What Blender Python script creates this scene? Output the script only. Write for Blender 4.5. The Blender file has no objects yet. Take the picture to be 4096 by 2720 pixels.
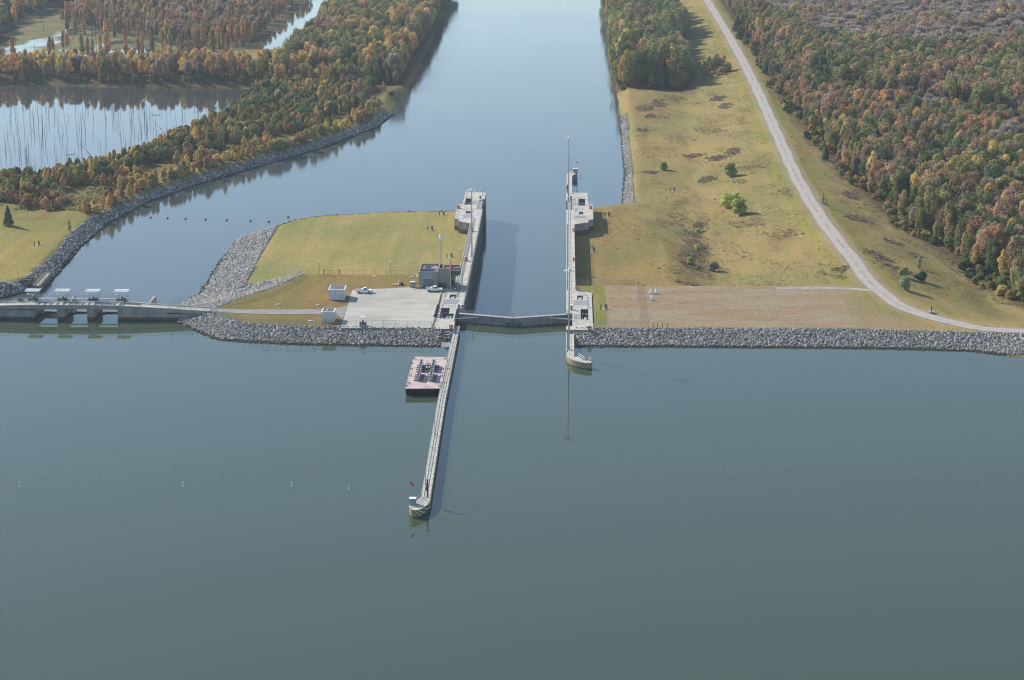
import bpy, math, random
import numpy as np
from mathutils import Vector
from mathutils.geometry import tessellate_polygon
random.seed(7); rng = np.random.default_rng(7)
S = bpy.context.scene
C = S.collection
R = math.radians

# ------------------------------------------------------------------ camera
FPX, HCAM = 7964.0, 164.6                     # focal length in photo pixels (4096 wide), height above the upper pool
TH = math.atan(2190 / FPX); PS = math.atan(218 * math.cos(TH) / FPX)
cd = bpy.data.cameras.new('camera'); cam = bpy.data.objects.new('camera', cd); C.objects.link(cam)
cd.sensor_width = 36.0; cd.lens = 36.0 * FPX / 4096; cd.clip_start = 1; cd.clip_end = 20000
cam.location = (0, 0, HCAM); cam.rotation_euler = (math.pi / 2 - TH, 0, PS)
S.camera = cam
# ------------------------------------------------------------------ sky, sun, exposure
SUN_EL, SUN_AZ = R(32.5), R(52.1)             # sun to the far left: azimuth from +Y towards -X
w = bpy.data.worlds.new('World'); S.world = w; w.use_nodes = True
nt = w.node_tree; bg = nt.nodes['Background']
sky = nt.nodes.new('ShaderNodeTexSky'); sky.sky_type = 'NISHITA'; sky.sun_disc = False
sky.sun_elevation = SUN_EL; sky.sun_rotation = -SUN_AZ; sky.air_density = 1.0; sky.dust_density = 0.25; sky.ozone_density = 1.5
nt.links.new(sky.outputs[0], bg.inputs[0]); bg.inputs[1].default_value = 0.125
sl = bpy.data.lights.new('sun', 'SUN'); so = bpy.data.objects.new('sun', sl); C.objects.link(so)
sl.energy = 4.3; sl.angle = R(0.53); sl.color = (1.0, 0.93, 0.82)
so.rotation_euler = Vector((math.sin(SUN_AZ) * math.cos(SUN_EL), -math.cos(SUN_AZ) * math.cos(SUN_EL), -math.sin(SUN_EL))).to_track_quat('-Z', 'Y').to_euler()
so.location = (-300, 300, 400)
S.view_settings.view_transform = 'Standard'; S.view_settings.look = 'None'
S.view_settings.exposure = 0.5; S.view_settings.gamma = 1.0
S.cycles.use_denoising = True; S.cycles.max_bounces = 6; S.cycles.transparent_max_bounces = 12
S.cycles.volume_bounces = 1; S.cycles.filter_width = 1.15
HAZE = 0.00006

# ------------------------------------------------------------------ survey: photo pixel -> point of the place
fw = np.array([-math.sin(PS) * math.cos(TH), math.cos(PS) * math.cos(TH), -math.sin(TH)])
rt = np.array([math.cos(PS), math.sin(PS), 0.0]); up = np.cross(rt, fw); CAM = np.array([0, 0, HCAM])
def G(u, v, z=0.0):
    d = fw + rt * (u - 2048) / FPX - up * (v - 1360) / FPX
    return CAM + d * ((z - HCAM) / d[2])
KD = 4096 / 2361.0
def D(u, v, z=0.0): return G(u * KD, v * KD, z)
def Ps(x, y, z):
    dx = np.stack([x, y, z - HCAM], -1); q = dx @ fw
    return 2048 + FPX * (dx @ rt) / q, 1360 - FPX * (dx @ up) / q, FPX / q
def DH(u, v, dz=0.0):                          # the point where a photo pixel meets the terrain
    z = 0.0
    for _ in range(25):
        p = D(u, v, z); z = 0.5 * z + 0.5 * (H1(p[0], p[1]) + dz)
    return D(u, v, z)

# ------------------------------------------------------------------ materials
MATS = {}
def nd(t, kind, **kw):
    n = t.nodes.new(kind)
    for k, v in kw.items(): setattr(n, k, v)
    return n
def mix(t, fac, a, b, mode='MIX'):
    n = nd(t, 'ShaderNodeMix', data_type='RGBA', blend_type=mode)
    for s, v in ((n.inputs[0], fac), (n.inputs[6], a), (n.inputs[7], b)):
        if isinstance(v, (int, float)): s.default_value = v
        elif isinstance(v, tuple): s.default_value = v + (1,) if len(v) == 3 else v
        else: t.links.new(v, s)
    return n.outputs[2]
def noise(t, scale, detail=3, rough=0.55, stretch=None, vec=None):
    n = nd(t, 'ShaderNodeTexNoise'); n.inputs['Scale'].default_value = scale
    n.inputs['Detail'].default_value = detail; n.inputs['Roughness'].default_value = rough
    tc = nd(t, 'ShaderNodeTexCoord'); v = tc.outputs['Object']
    if stretch:
        m = nd(t, 'ShaderNodeMapping'); m.inputs['Scale'].default_value = stretch; t.links.new(v, m.inputs[0]); v = m.outputs[0]
    t.links.new(v, n.inputs['Vector']); return n.outputs['Fac']
def ramp(t, fac, lo, hi, a=0.0, b=1.0):
    n = nd(t, 'ShaderNodeMapRange'); n.interpolation_type = 'SMOOTHSTEP'; t.links.new(fac, n.inputs[0])
    for i, v in enumerate((lo, hi, a, b)): n.inputs[i + 1].default_value = v
    return n.outputs[0]
def math_(t, op, a, b=0.0):
    n = nd(t, 'ShaderNodeMath', operation=op)
    for s, v in ((n.inputs[0], a), (n.inputs[1], b)):
        if isinstance(v, (int, float)): s.default_value = v
        else: t.links.new(v, s)
    return n.outputs[0]
def attr(t, name): return nd(t, 'ShaderNodeAttribute', attribute_name=name)
def mat(name, col, rough=0.7, var=0.25, scale=0.6, metal=0.0, bump=0.0, spec=0.3, dark=None, stretch=None):
    if name in MATS: return MATS[name]
    m = bpy.data.materials.new(name); m.use_nodes = True; t = m.node_tree; b = t.nodes['Principled BSDF']
    b.inputs['Roughness'].default_value = rough; b.inputs['Metallic'].default_value = metal
    b.inputs['Specular IOR Level'].default_value = spec
    if var > 0:
        n = noise(t, scale, 5, 0.6, stretch); f = ramp(t, n, 0.3, 0.7)
        dk = dark or tuple(c * (1 - var) for c in col); lt = tuple(min(1, c * (1 + var * 0.45)) for c in col)
        cc = mix(t, f, dk, lt)
        if 'concrete' in name:
            st_ = ramp(t, noise(t, .9, 5, .7, (1.0, .35, .12)), .55, .72); cc = mix(t, math_(t, 'MULTIPLY', st_, .5), cc, tuple(c * .52 for c in col))
        t.links.new(cc, b.inputs['Base Color'])
    else: b.inputs['Base Color'].default_value = col + (1,)
    if bump:
        bn = nd(t, 'ShaderNodeBump'); bn.inputs['Strength'].default_value = bump; bn.inputs['Distance'].default_value = 0.2
        t.links.new(noise(t, scale * 6, 4), bn.inputs['Height']); t.links.new(bn.outputs[0], b.inputs['Normal'])
    MATS[name] = m; return m
CONC = mat('concrete', (0.50, 0.475, 0.41), 0.85, 0.22, 0.35)
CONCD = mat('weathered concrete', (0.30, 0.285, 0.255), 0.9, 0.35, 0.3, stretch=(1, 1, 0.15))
WET = mat('wet concrete', (0.09, 0.085, 0.075), 0.6, 0.4, 0.4, stretch=(1, 1, 0.12))
BRIDGEC = mat('bridge concrete', (0.33, 0.315, 0.285), 0.9, 0.25, 0.3, stretch=(1, 1, 0.2))
GREYP = mat('grey steel plate', (0.30, 0.30, 0.31), 0.6, 0.15, 0.8)
TRENCH = mat('trench cover', (0.24, 0.235, 0.23), 0.7, 0.25, 0.8)
GROOVE = mat('groove', (0.06, 0.055, 0.05), 0.9, 0)
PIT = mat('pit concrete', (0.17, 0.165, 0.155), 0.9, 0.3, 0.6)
GALV = mat('galvanised steel', (0.42, 0.42, 0.42), 0.5, 0.1, 2.0, 0.3)
DKST = mat('dark steel', (0.045, 0.048, 0.055), 0.5, 0.3, 1.0, 0.2)
GREENST = mat('green grey steel', (0.13, 0.155, 0.15), 0.6, 0.25, 0.8)
WHITE = mat('white paint', (0.80, 0.80, 0.78), 0.5, 0.08, 1.5)
BLACK = mat('black rubber', (0.02, 0.02, 0.02), 0.8, 0)
RED = mat('red paint', (0.33, 0.025, 0.03), 0.5, 0.15, 2.0)
REDB = mat('bright red', (0.75, 0.03, 0.03), 0.6, 0)
ORANGE = mat('buoy orange', (0.24, 0.07, 0.045), 0.6, 0.15, 2)
YELLOW = mat('yellow paint', (0.62, 0.46, 0.10), 0.6, 0.25, 1.5)
GLASS = mat('dark glass', (0.015, 0.02, 0.03), 0.08, 0, spec=0.6)
BRICK = mat('grey block', (0.27, 0.255, 0.235), 0.9, 0.12, 1.5)
SHEDM = mat('ribbed white block', (0.62, 0.62, 0.63), 0.8, 0.10, 0.8)
ROOFD = mat('flat roof gravel', (0.15, 0.14, 0.135), 0.9, 0.3, 1.2)
ROOFT = mat('tan roof gravel', (0.40, 0.31, 0.23), 0.9, 0.2, 0.9)
DOORB = mat('blue grey door', (0.13, 0.16, 0.19), 0.6, 0.1, 1)
PANELB = mat('blue grey panel', (0.25, 0.29, 0.34), 0.6, 0.1, 1)
DECKP = mat('barge deck', (0.56, 0.45, 0.425), 0.75, 0.16, 0.35, dark=(0.42, 0.295, 0.265))
HULL = mat('barge hull', (0.025, 0.03, 0.045), 0.6, 0.3, 0.8)
BULK = mat('bulkhead steel', (0.34, 0.35, 0.36), 0.6, 0.2, 0.8)
RUST = mat('rusty steel', (0.16, 0.08, 0.04), 0.8, 0.4, 1.5)
BLUE = mat('dark blue plastic', (0.03, 0.05, 0.10), 0.5, 0.1)
BOATG = mat('boat green', (0.16, 0.20, 0.14), 0.6, 0.15, 2)
WOOD = mat('weathered wood', (0.30, 0.25, 0.18), 0.9, 0.3, 1.5)
MARKER = mat('dark post', (0.03, 0.03, 0.035), 0.7, 0.2, 2)
BARK = mat('bark', (0.115, 0.095, 0.078), 0.95, 0.35, 1.2)
SNAG = mat('dead wood', (0.045, 0.042, 0.042), 0.95, 0.4, 0.8)
LOGM = mat('bleached log', (0.22, 0.19, 0.16), 0.95, 0.4, 0.8)
SIGNB = mat('sign blue grey', (0.10, 0.14, 0.19), 0.5, 0.1)
BRICKR = mat('reddish block', (0.40, 0.25, 0.20), 0.9, 0.25, 1.5)
ROPE = mat('rope', (0.10, 0.08, 0.07), 0.9, 0)
LAMPG = mat('lamp globe', (0.75, 0.75, 0.72), 0.3, 0)
GATEM = mat('gate skin', (0.30, 0.30, 0.305), 0.7, 0.25, 0.6, stretch=(1, 1, 0.25))

def stripe_mat():
    m = bpy.data.materials.new('hazard stripes'); m.use_nodes = True; t = m.node_tree; b = t.nodes['Principled BSDF']
    tc = nd(t, 'ShaderNodeTexCoord'); sp = nd(t, 'ShaderNodeSeparateXYZ'); t.links.new(tc.outputs['Object'], sp.inputs[0])
    s = math_(t, 'ADD', sp.outputs[0], sp.outputs[2]); f = math_(t, 'FRACT', math_(t, 'DIVIDE', s, 0.95))
    st = ramp(t, f, 0.47, 0.53); n = ramp(t, noise(t, 1.2, 4), 0.3, 0.7)
    c = mix(t, st, (0.10, 0.095, 0.075), mix(t, n, (0.40, 0.34, 0.19), (0.52, 0.45, 0.27)))
    t.links.new(c, b.inputs['Base Color']); b.inputs['Roughness'].default_value = 0.85; return m
STRIPE = stripe_mat()
def fence_mat():
    m = bpy.data.materials.new('chain link'); m.use_nodes = True; t = m.node_tree; b = t.nodes['Principled BSDF']
    b.inputs['Base Color'].default_value = (0.38, 0.38, 0.37, 1); b.inputs['Alpha'].default_value = 0.15; b.inputs['Roughness'].default_value = 0.6
    return m
CHAIN = fence_mat()

# ------------------------------------------------------------------ mesh builder
class M:
    def __init__(s): s.v = []; s.f = []; s.m = []
    def add(s, v, f, m=0):
        o = len(s.v); s.v += [tuple(map(float, p)) for p in v]; s.f += [tuple(i + o for i in q) for q in f]; s.m += [m] * len(f); return s
    def box(s, x0, y0, z0, x1, y1, z1, m=0):
        v = [(x, y, z) for z in (z0, z1) for y in (y0, y1) for x in (x0, x1)]
        return s.add(v, [(0, 2, 3, 1), (4, 5, 7, 6), (0, 1, 5, 4), (2, 6, 7, 3), (0, 4, 6, 2), (1, 3, 7, 5)], m)
    def obox(s, c, sz, rz=0.0, m=0, ry=0.0):
        a, b = math.cos(rz), math.sin(rz); e, g = math.cos(ry), math.sin(ry); v = []
        for k in (-.5, .5):
            for j in (-.5, .5):
                for i in (-.5, .5):
                    x, y, z = i * sz[0], j * sz[1], k * sz[2]; x, z = x * e + z * g, -x * g + z * e
                    v.append((c[0] + x * a - y * b, c[1] + x * b + y * a, c[2] + z))
        return s.add(v, [(0, 2, 3, 1), (4, 5, 7, 6), (0, 1, 5, 4), (2, 6, 7, 3), (0, 4, 6, 2), (1, 3, 7, 5)], m)
    def prism(s, poly, z0, z1, m=0, ms=None, holes=(), zh=None, mh=None):
        ms = m if ms is None else ms; poly = [tuple(p[:2]) for p in poly]
        if sum(poly[i - 1][0] * poly[i][1] - poly[i][0] * poly[i - 1][1] for i in range(len(poly))) < 0: poly = poly[::-1]
        n = len(poly); loops = [[Vector((p[0], p[1], 0)) for p in poly]] + [[Vector((p[0], p[1], 0)) for p in h] for h in holes]
        flat = [p for l in loops for p in l]; tri = tessellate_polygon(loops); tr = []
        for a, b, c in tri:
            A, B, Cc = flat[a], flat[b], flat[c]
            tr.append((a, b, c) if (B - A).cross(Cc - A).z > 0 else (a, c, b))
        s.add([(p.x, p.y, z1) for p in flat], tr, m)
        s.add([(p[0], p[1], z0) for p in poly] + [(p[0], p[1], z1) for p in poly], [(i, (i + 1) % n, n + (i + 1) % n, n + i) for i in range(n)], ms)
        for h in holes:
            k = len(h); s.add([(p[0], p[1], zh) for p in h] + [(p[0], p[1], z1) for p in h], [((i + 1) % k, i, k + i, k + (i + 1) % k) for i in range(k)] + [tuple(range(k))], ms if mh is None else mh)
        return s
    def cyl(s, p0, p1, r0, r1=None, n=8, m=0, caps=True):
        r1 = r0 if r1 is None else r1; p0, p1 = Vector(p0), Vector(p1); d = (p1 - p0)
        if d.length < 1e-6: return s
        d.normalize(); a = d.orthogonal().normalized(); b = d.cross(a); v = []
        for p, r in ((p0, r0), (p1, r1)):
            for i in range(n):
                t = 2 * math.pi * i / n; v.append(p + a * (r * math.cos(t)) + b * (r * math.sin(t)))
        f = [(i, (i + 1) % n, n + (i + 1) % n, n + i) for i in range(n)]
        if caps: f += [tuple(range(n))[::-1], tuple(range(n, 2 * n))]
        return s.add(v, f, m)
    def tube(s, pts, r, n=6, m=0):
        for a, b in zip(pts, pts[1:]): s.cyl(a, b, r, r, n, m)
        return s
    def lathe(s, c, prof, n=16, m=0):
        v = []; k = len(prof)
        for i in range(n):
            t = 2 * math.pi * i / n
            for r, z in prof: v.append((c[0] + r * math.cos(t), c[1] + r * math.sin(t), c[2] + z))
        return s.add(v, [(i * k + j, ((i + 1) % n) * k + j, ((i + 1) % n) * k + j + 1, i * k + j + 1) for i in range(n) for j in range(k - 1)], m)
    def ball(s, c, r, n=10, m=0, sz=1.0):
        pr = [(r * math.sin(math.pi * j / n), -r * sz * math.cos(math.pi * j / n)) for j in range(n + 1)]
        return s.lathe(c, pr, n + 4, m)
    def quad(s, a, b, c, d, m=0): return s.add([a, b, c, d], [(0, 1, 2, 3)], m)
    def rail(s, pts, h=1.07, step=2.4, r=0.035, rails=(1.0, 0.5), m=0, rp=0.035):
        for a, b in zip(pts, pts[1:]):
            a, b = Vector(a), Vector(b); L = (b - a).length; k = max(1, int(round(L / step)))
            for i in range(k + 1):
                p = a.lerp(b, i / k); s.cyl(p, p + Vector((0, 0, h)), rp, rp, 5, m, False)
            for q in rails: s.cyl(a + Vector((0, 0, h * q)), b + Vector((0, 0, h * q)), r, r, 5, m, False)
        return s
    def build(s, name, mats, parent=None, local=False, smooth=False, label=None):
        me = bpy.data.meshes.new(name); off = Vector((0, 0, 0))
        if parent is not None and not local:
            p = parent
            while p is not None: off += p.location; p = p.parent
        V = [(x - off.x, y - off.y, z - off.z) for x, y, z in s.v]
        me.from_pydata(V, [], s.f)
        for q in (mats if isinstance(mats, (list, tuple)) else [mats]): me.materials.append(q)
        me.polygons.foreach_set('material_index', s.m)
        if smooth: me.polygons.foreach_set('use_smooth', [True] * len(s.f))
        o = bpy.data.objects.new(name, me); C.objects.link(o)
        if parent is not None: o.parent = parent
        if label: o['label'] = label
        return o
def thing(name, label, cat, loc=(0, 0, 0), group=None, rz=0.0):
    o = bpy.data.objects.new(name, None); o.empty_display_size = 0.3; C.objects.link(o)
    o.location = loc; o.rotation_euler = (0, 0, rz); o['label'] = label; o['category'] = cat
    if group: o['group'] = group
    return o
def tag(o, label, cat, group=None):
    o['label'] = label; o['category'] = cat
    if group: o['group'] = group
    return o
def struct(o, kind='structure'): o['kind'] = kind; return o
def dup(root, loc, label=None, rz=None):
    r = root.copy(); C.objects.link(r); r.location = loc
    if rz is not None: r.rotation_euler = (0, 0, rz)
    if label: r['label'] = label
    for ch in list(root.children):
        c = ch.copy(); C.objects.link(c); c.parent = r
        for g in list(ch.children):
            d = g.copy(); C.objects.link(d); d.parent = c
    return r
def np_mesh(name, V, F, mats, mi=None):
    me = bpy.data.meshes.new(name); V = np.asarray(V, np.float32); F = np.asarray(F, np.int32); n, k = F.shape
    me.vertices.add(len(V)); me.vertices.foreach_set('co', V.ravel())
    me.loops.add(n * k); me.loops.foreach_set('vertex_index', F.ravel())
    me.polygons.add(n); me.polygons.foreach_set('loop_start', np.arange(0, n * k, k, dtype=np.int32))
    for q in mats: me.materials.append(q)
    if mi is not None: me.polygons.foreach_set('material_index', np.asarray(mi, np.int32))
    me.update(calc_edges=True); me.validate(); return me

# ------------------------------------------------------------------ terrain
LOW = -8.5                                     # level of the lower pool and the swamp; the upper pool is at 0
def inpoly(x, y, P):
    P = np.asarray(P, float); r = np.zeros(np.shape(x), bool)
    for (x0, y0), (x1, y1) in zip(P, np.roll(P, -1, 0)):
        if y0 == y1: continue
        c = (y0 > y) != (y1 > y); r ^= c & (x < (x1 - x0) * (y - y0) / (y1 - y0) + x0)
    return r
def dline(x, y, P):
    d = np.full(np.shape(x), 1e9)
    for (x0, y0), (x1, y1) in zip(P, P[1:]):
        ex, ey = x1 - x0, y1 - y0; t = np.clip(((x - x0) * ex + (y - y0) * ey) / (ex * ex + ey * ey + 1e-9), 0, 1)
        d = np.minimum(d, np.hypot(x - x0 - t * ex, y - y0 - t * ey))
    return d
def dpoly(x, y, P):
    P = [tuple(p) for p in P]; return np.where(inpoly(x, y, P), 0.0, dline(x, y, P + [P[0]]))
UP_ISL = [(-114, 621.5), (-106, 639), (-97, 654), (-90.3, 672), (-50, 673), (-34, 673), (-34, 601), (-81, 602.3), (-101, 605.5)]
TERR = [(-111.5, 676), (-112.7, 720), (-113.8, 774), (-108, 785), (-97, 794), (-71, 801.5), (-45, 804.5), (-34, 805), (-34, 672), (-90, 672)]
DAM_R = [(1, 602), (41, 602.7), (95, 602.6), (143, 599.2), (220, 596), (600, 590), (600, 606), (220, 607), (146, 610), (125, 622), (112, 650), (107, 661.5), (100, 661.2), (60, 659), (29.7, 657.8), (1, 658)]
ROADC = [(600, 598), (220, 600), (143.3, 601.8), (123.6, 611.2), (111.5, 629), (107.3, 647.4), (104.9, 665.7), (103.7, 705.4), (101.6, 761.7), (101.3, 851.6), (104.6, 977.2), (109.1, 1143.7), (112.4, 1338.5), (114.6, 1627), (118, 2300)]
MOUND = [(1, 655), (1, 804), (21, 804), (30, 792), (38, 752), (41, 700), (38, 660)]
R_LAND = [(12, 826), (31, 838.7), (34.5, 926.5), (36.5, 1095), (37, 1186), (35, 1313.7), (37, 1541), (38, 1740), (40, 2700), (1500, 2700), (1500, 560), (240, 612), (20, 650)]
L_LAND = [(-1500, 560), (-210, 600), (-206, 679), (-193.5, 701), (-196.5, 763), (-195.5, 806), (-188, 852), (-174, 893), (-151, 943), (-126, 997), (-106, 1058), (-101.5, 1100), (-104.5, 1165), (-98, 1184), (-101, 1378), (-103.5, 1683), (-106, 2700), (-1500, 2700)]
L_ABUT = [(-700, 600), (-700, 640), (-205, 640), (-197, 632), (-197, 612), (-205, 604)]
SW1 = [(-900, 1216), (-347, 1213), (-255, 1197), (-190, 1196), (-187, 1112), (-191, 1070), (-199, 1028), (-210, 962), (-228, 916), (-247, 896), (-266, 878), (-303, 850), (-900, 842)]
SW2 = [(-900, 1322), (-378, 1325), (-300, 1345), (-249, 1372), (-220, 1374), (-199, 1376), (-202, 1500), (-204, 1734), (-206, 2700), (-900, 2700)]
TL_LAND = [(-900, 1360), (-408, 1372), (-412, 1440), (-436, 1560), (-425, 1700), (-440, 2700), (-900, 2700)]
DITCH = [(50, 700), (49, 740), (52, 790), (47, 815)]
def H(x, y):
    x = np.asarray(x, float); y = np.asarray(y, float); h = np.full(x.shape, -14.0)
    def body(P, z, s): np.maximum(h, z - s * dpoly(x, y, P), out=h)
    wob = 0.35 * np.sin(x * 0.11 + 1.3) * np.sin(y * 0.083) + 0.25 * np.sin(x * 0.047 + y * 0.031)
    body(R_LAND, -4.6, 0.66); body(L_LAND, -4.8, 0.62); h += np.where((h > -8) & (y > 700), wob, 0)
    h -= 1.3 * np.exp(-(dline(x, y, DITCH) / 6.0) ** 2) * (x > 5)
    body([(-107, 645), (-99, 657), (-92.5, 672), (-104, 673)], 0.2, 0.45); body(MOUND, -1.7, 0.21); body(TERR, -1.7, 0.38)
    d = dline(x, y, ROADC); np.maximum(h, np.where(x > 2, 3.0 - 0.2 * np.maximum(0, d - 4.2), -14), out=h)
    body(DAM_R, 2.96, 0.27); body(UP_ISL, 2.96, 0.27); body(L_ABUT, 3.0, 0.5)
    for P in (SW1, SW2):
        c = -9.4 + 0.35 * dpoly(x, y, P)
        if P is SW2: c = np.where(inpoly(x, y, TL_LAND), 99, c)
        np.minimum(h, c, out=h)
    h = np.where((x > -39.3) & (x < -35) & (y > 608.5) & (y < 645), 0.6, h); h = np.where((x > 3.2) & (x < 8.6) & (y > 608) & (y < 645), 0.6, h)
    h = np.where((x > -40.8) & (x < -35) & (y > 769) & (y < 809), np.minimum(h, -2.2), h); h = np.where((x > 3.2) & (x < 9.2) & (y > 769) & (y < 809), np.minimum(h, -2.2), h)
    h = np.where((x > -35.5) & (x < 3.3) & (y < 900), -14.0, h)
    return h
def H1(x, y): return float(H(np.array([x]), np.array([y]))[0])
RZ = [[(4, 602.6), (41, 603), (95, 603), (143, 599.8), (300, 594), (300, 574), (143, 584.5), (93, 587.5), (40, 588), (4, 588.5)],
      [(-37.8, 601), (-81, 602.6), (-101, 605.9), (-113, 621), (-116, 632), (-134, 627), (-131, 613), (-121, 602), (-105, 591.5), (-91, 588.5), (-37.8, 588.5)],
      [(-113.5, 622.5), (-106.5, 639), (-97.5, 654), (-90.3, 671.5), (-93, 674.5), (-103, 674.8), (-111.5, 677), (-112.7, 720), (-113.8, 774), (-108, 785), (-97, 794), (-71, 801.5), (-44, 804.5), (-44, 812), (-71, 809), (-101, 803), (-118, 796), (-130, 780), (-133, 713), (-133, 671), (-133, 640), (-120, 626)]]
LBANK = [(-199, 640), (-199.4, 668), (-190, 682), (-186.6, 702), (-189.8, 763), (-188.6, 804), (-181.6, 849), (-167.9, 889), (-145.5, 939), (-120.7, 994), (-99.9, 1055), (-96, 1097)]
RBANK = [(25.6, 838.7), (27.6, 926), (29.8, 1092)]
def rockzone(x, y):
    r = np.zeros(np.shape(x), bool)
    for P in RZ: r |= inpoly(x, y, P)
    h = H(x, y)
    r |= (dline(x, y, LBANK) < np.interp(y, [680, 790, 850], [8.5, 7.0, 5.0])) & (x < -80) & (h < -4.85)
    r |= (x < -186) & (y < 690) & (y > 625) & (h > -9.2) & (h < 2.5) & (x > -215)
    r |= (dline(x, y, RBANK) < 4.6) & (x > 20) & (h < -4.75)
    return r & (h > -9.4) & ~((x > -150) & (y < 616) & (h < -0.9))

gx = np.unique(np.concatenate([np.arange(-1100, -330, 14.0), np.arange(-330, 172, 1.8), np.arange(172, 420, 5.0), np.arange(420, 1100, 25.0), [-36.2, -35.6, 3.35, 3.8]]))
gy = np.unique(np.concatenate([np.arange(540, 860, 1.8), np.arange(860, 1250, 3.0), np.arange(1250, 1800, 6.0), np.arange(1800, 2650, 30.0)]))
X, Y = np.meshgrid(gx, gy); Z = H(X, Y)
nx, ny = len(gx), len(gy); idx = np.arange(nx * ny).reshape(ny, nx)
gme = np_mesh('ground', np.stack([X, Y, Z], -1).reshape(-1, 3), np.stack([idx[:-1, :-1], idx[:-1, 1:], idx[1:, 1:], idx[1:, :-1]], -1).reshape(-1, 4), [])
gme.polygons.foreach_set('use_smooth', np.ones(len(gme.polygons), bool))
# ground cover by place: albedo, how weedy, how bare
col = np.tile(np.array([0.292, 0.228, 0.104]), (ny, nx, 1)); weed = np.ones((ny, nx)); bare = np.zeros((ny, nx))
def cover(P, c, wd=None, br=None, soft=1.5, m=None):
    a = np.clip(1 - dpoly(X, Y, P) / soft, 0, 1) if m is None else m
    a = a[..., None]; col[:] = col * (1 - a) + np.array(c) * a; a = a[..., 0]
    if wd is not None: weed[:] = weed * (1 - a) + wd * a
    if br is not None: bare[:] = bare * (1 - a) + br * a
WOODS = [(157.7, 664), (153.6, 695.7), (143.3, 759), (134, 808), (127, 916), (121.5, 1116), (127, 1349), (127, 1500), (128, 2600), (1200, 2600), (1200, 640), (170, 640)]
CLUMP = [(32, 1186), (70, 1165), (76, 1230), (72, 1290), (70, 1360), (84, 1420), (80, 1560), (68, 1640), (66, 1800), (34, 1800), (33, 1541), (31, 1313)]
LWOOD = [(-99, 1192), (-150, 1188), (-180, 1198), (-179, 1240), (-178, 1360), (-181, 1540), (-184, 1850), (-99, 1850)]
BAND = [(-480, 1222), (-347, 1218), (-255, 1204), (-184, 1204), (-184, 1262), (-229, 1272), (-266, 1256), (-330, 1268), (-380, 1250), (-480, 1250)]
STRIP = [(-300, 838), (-262, 868), (-244, 886), (-224, 908), (-206, 952), (-196, 1020), (-188, 1066), (-182, 1115), (-184, 1186), (-112, 1186), (-112, 1120), (-120, 1080), (-140, 1010), (-165, 955), (-190, 905), (-205, 868), (-222, 845), (-260, 820)]
FLOOR = (0.10, 0.075, 0.045)
for P in (WOODS, CLUMP, LWOOD, BAND, TL_LAND): cover(P, FLOOR, 0.6, 0.0, 6)
cover(STRIP, (0.185, 0.150, 0.065), 0.8, 0.0, 6); cover([(-38.2, 601), (-38.2, 586), (-34, 586), (-34, 601)], (0.085, 0.078, 0.07), 0, 0, 1)
cover([(-250, 640), (-250, 800), (-215, 790), (-190, 800), (-190, 640)], (0.300, 0.250, 0.100), 0.25, 0, 6)
cover(TERR, (0.325, 0.272, 0.118), 0.12, 0, 2); cover(UP_ISL, (0.245, 0.188, 0.078), 0.15, 0, 1.5)
cover([(-80, 618), (-80, 604), (-68, 612), (-75, 640), (-82, 634)], (0.24, 0.15, 0.06), 0.1, 0.2, 5)
cover(MOUND, (0.290, 0.215, 0.092), 0.3, 0, 6)
cover([(9.4, 604), (14.6, 604), (14.6, 658), (4.4, 659), (4.4, 649), (9.4, 647)], (0.195, 0.198, 0.068), 0.0, 0, 0.8)
cover([(15, 604.5), (15, 658), (29.7, 657.8), (100, 660.6), (103.5, 648), (92, 643), (92, 606), (60, 604.5)], (0.375, 0.285, 0.205), 0.0, 1.0, 1.2)
cover([(92, 604), (92, 648), (103, 652), (109, 636), (121, 610), (140, 603.8), (140, 600.5), (95, 603.2)], (0.315, 0.225, 0.130), 0.0, 0.25, 1.5)
cover([(4, 603), (60, 603.3), (95, 603.2), (140, 600), (140, 602), (95, 605), (60, 605), (15, 604.8), (4, 604.4)], (0.33, 0.235, 0.125), 0.1, 0.3, 0.8)
cover(None, (0.27, 0.17, 0.075), 0.4, 0, m=np.clip(1 - np.hypot((X - 50) / 22, (Y - 1105) / 55), 0, 1) * 0.8)
cover(None, (0.33, 0.27, 0.21), 0.0, 0.5, m=np.clip(1.6 - np.abs(dline(X, Y, ROADC) - 3.4) / 1.2, 0, 1) * (X > 60) * 0.7)
cover(None, (0.265, 0.235, 0.062), 0.1, 0, m=np.clip(1.4 - np.abs(dline(X, Y, ROADC) - 7.5) / 3, 0, 1) * (X > 60) * 0.6)
cover(None, (0.085, 0.078, 0.07), 0.0, 0, m=rockzone(X, Y).astype(float))
cover(None, (0.05, 0.045, 0.035), 0.0, 0, m=np.clip((-8.35 - Z) / 0.15, 0, 1))
ca = gme.color_attributes.new('cover', 'FLOAT_COLOR', 'POINT'); ca.data.foreach_set('color', np.concatenate([col, np.ones((ny, nx, 1))], -1).astype(np.float32).ravel())
for nm, a in (('weed', weed), ('bare', bare)):
    at = gme.attributes.new(nm, 'FLOAT', 'POINT'); at.data.foreach_set('value', a.astype(np.float32).ravel())
gm = bpy.data.materials.new('ground cover'); gm.use_nodes = True; t = gm.node_tree; b = t.nodes['Principled BSDF']
b.inputs['Roughness'].default_value = 1.0; b.inputs['Specular IOR Level'].default_value = 0.0
base = attr(t, 'cover').outputs['Color']; wd = attr(t, 'weed').outputs['Fac']; br = attr(t, 'bare').outputs['Fac']
n1 = noise(t, 0.02, 6, 0.6, (1, 0.6, 1)); n2 = noise(t, 0.10, 6, 0.65, (0.8, 0.35, 1)); n3 = noise(t, 0.9, 4, 0.7)
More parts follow.
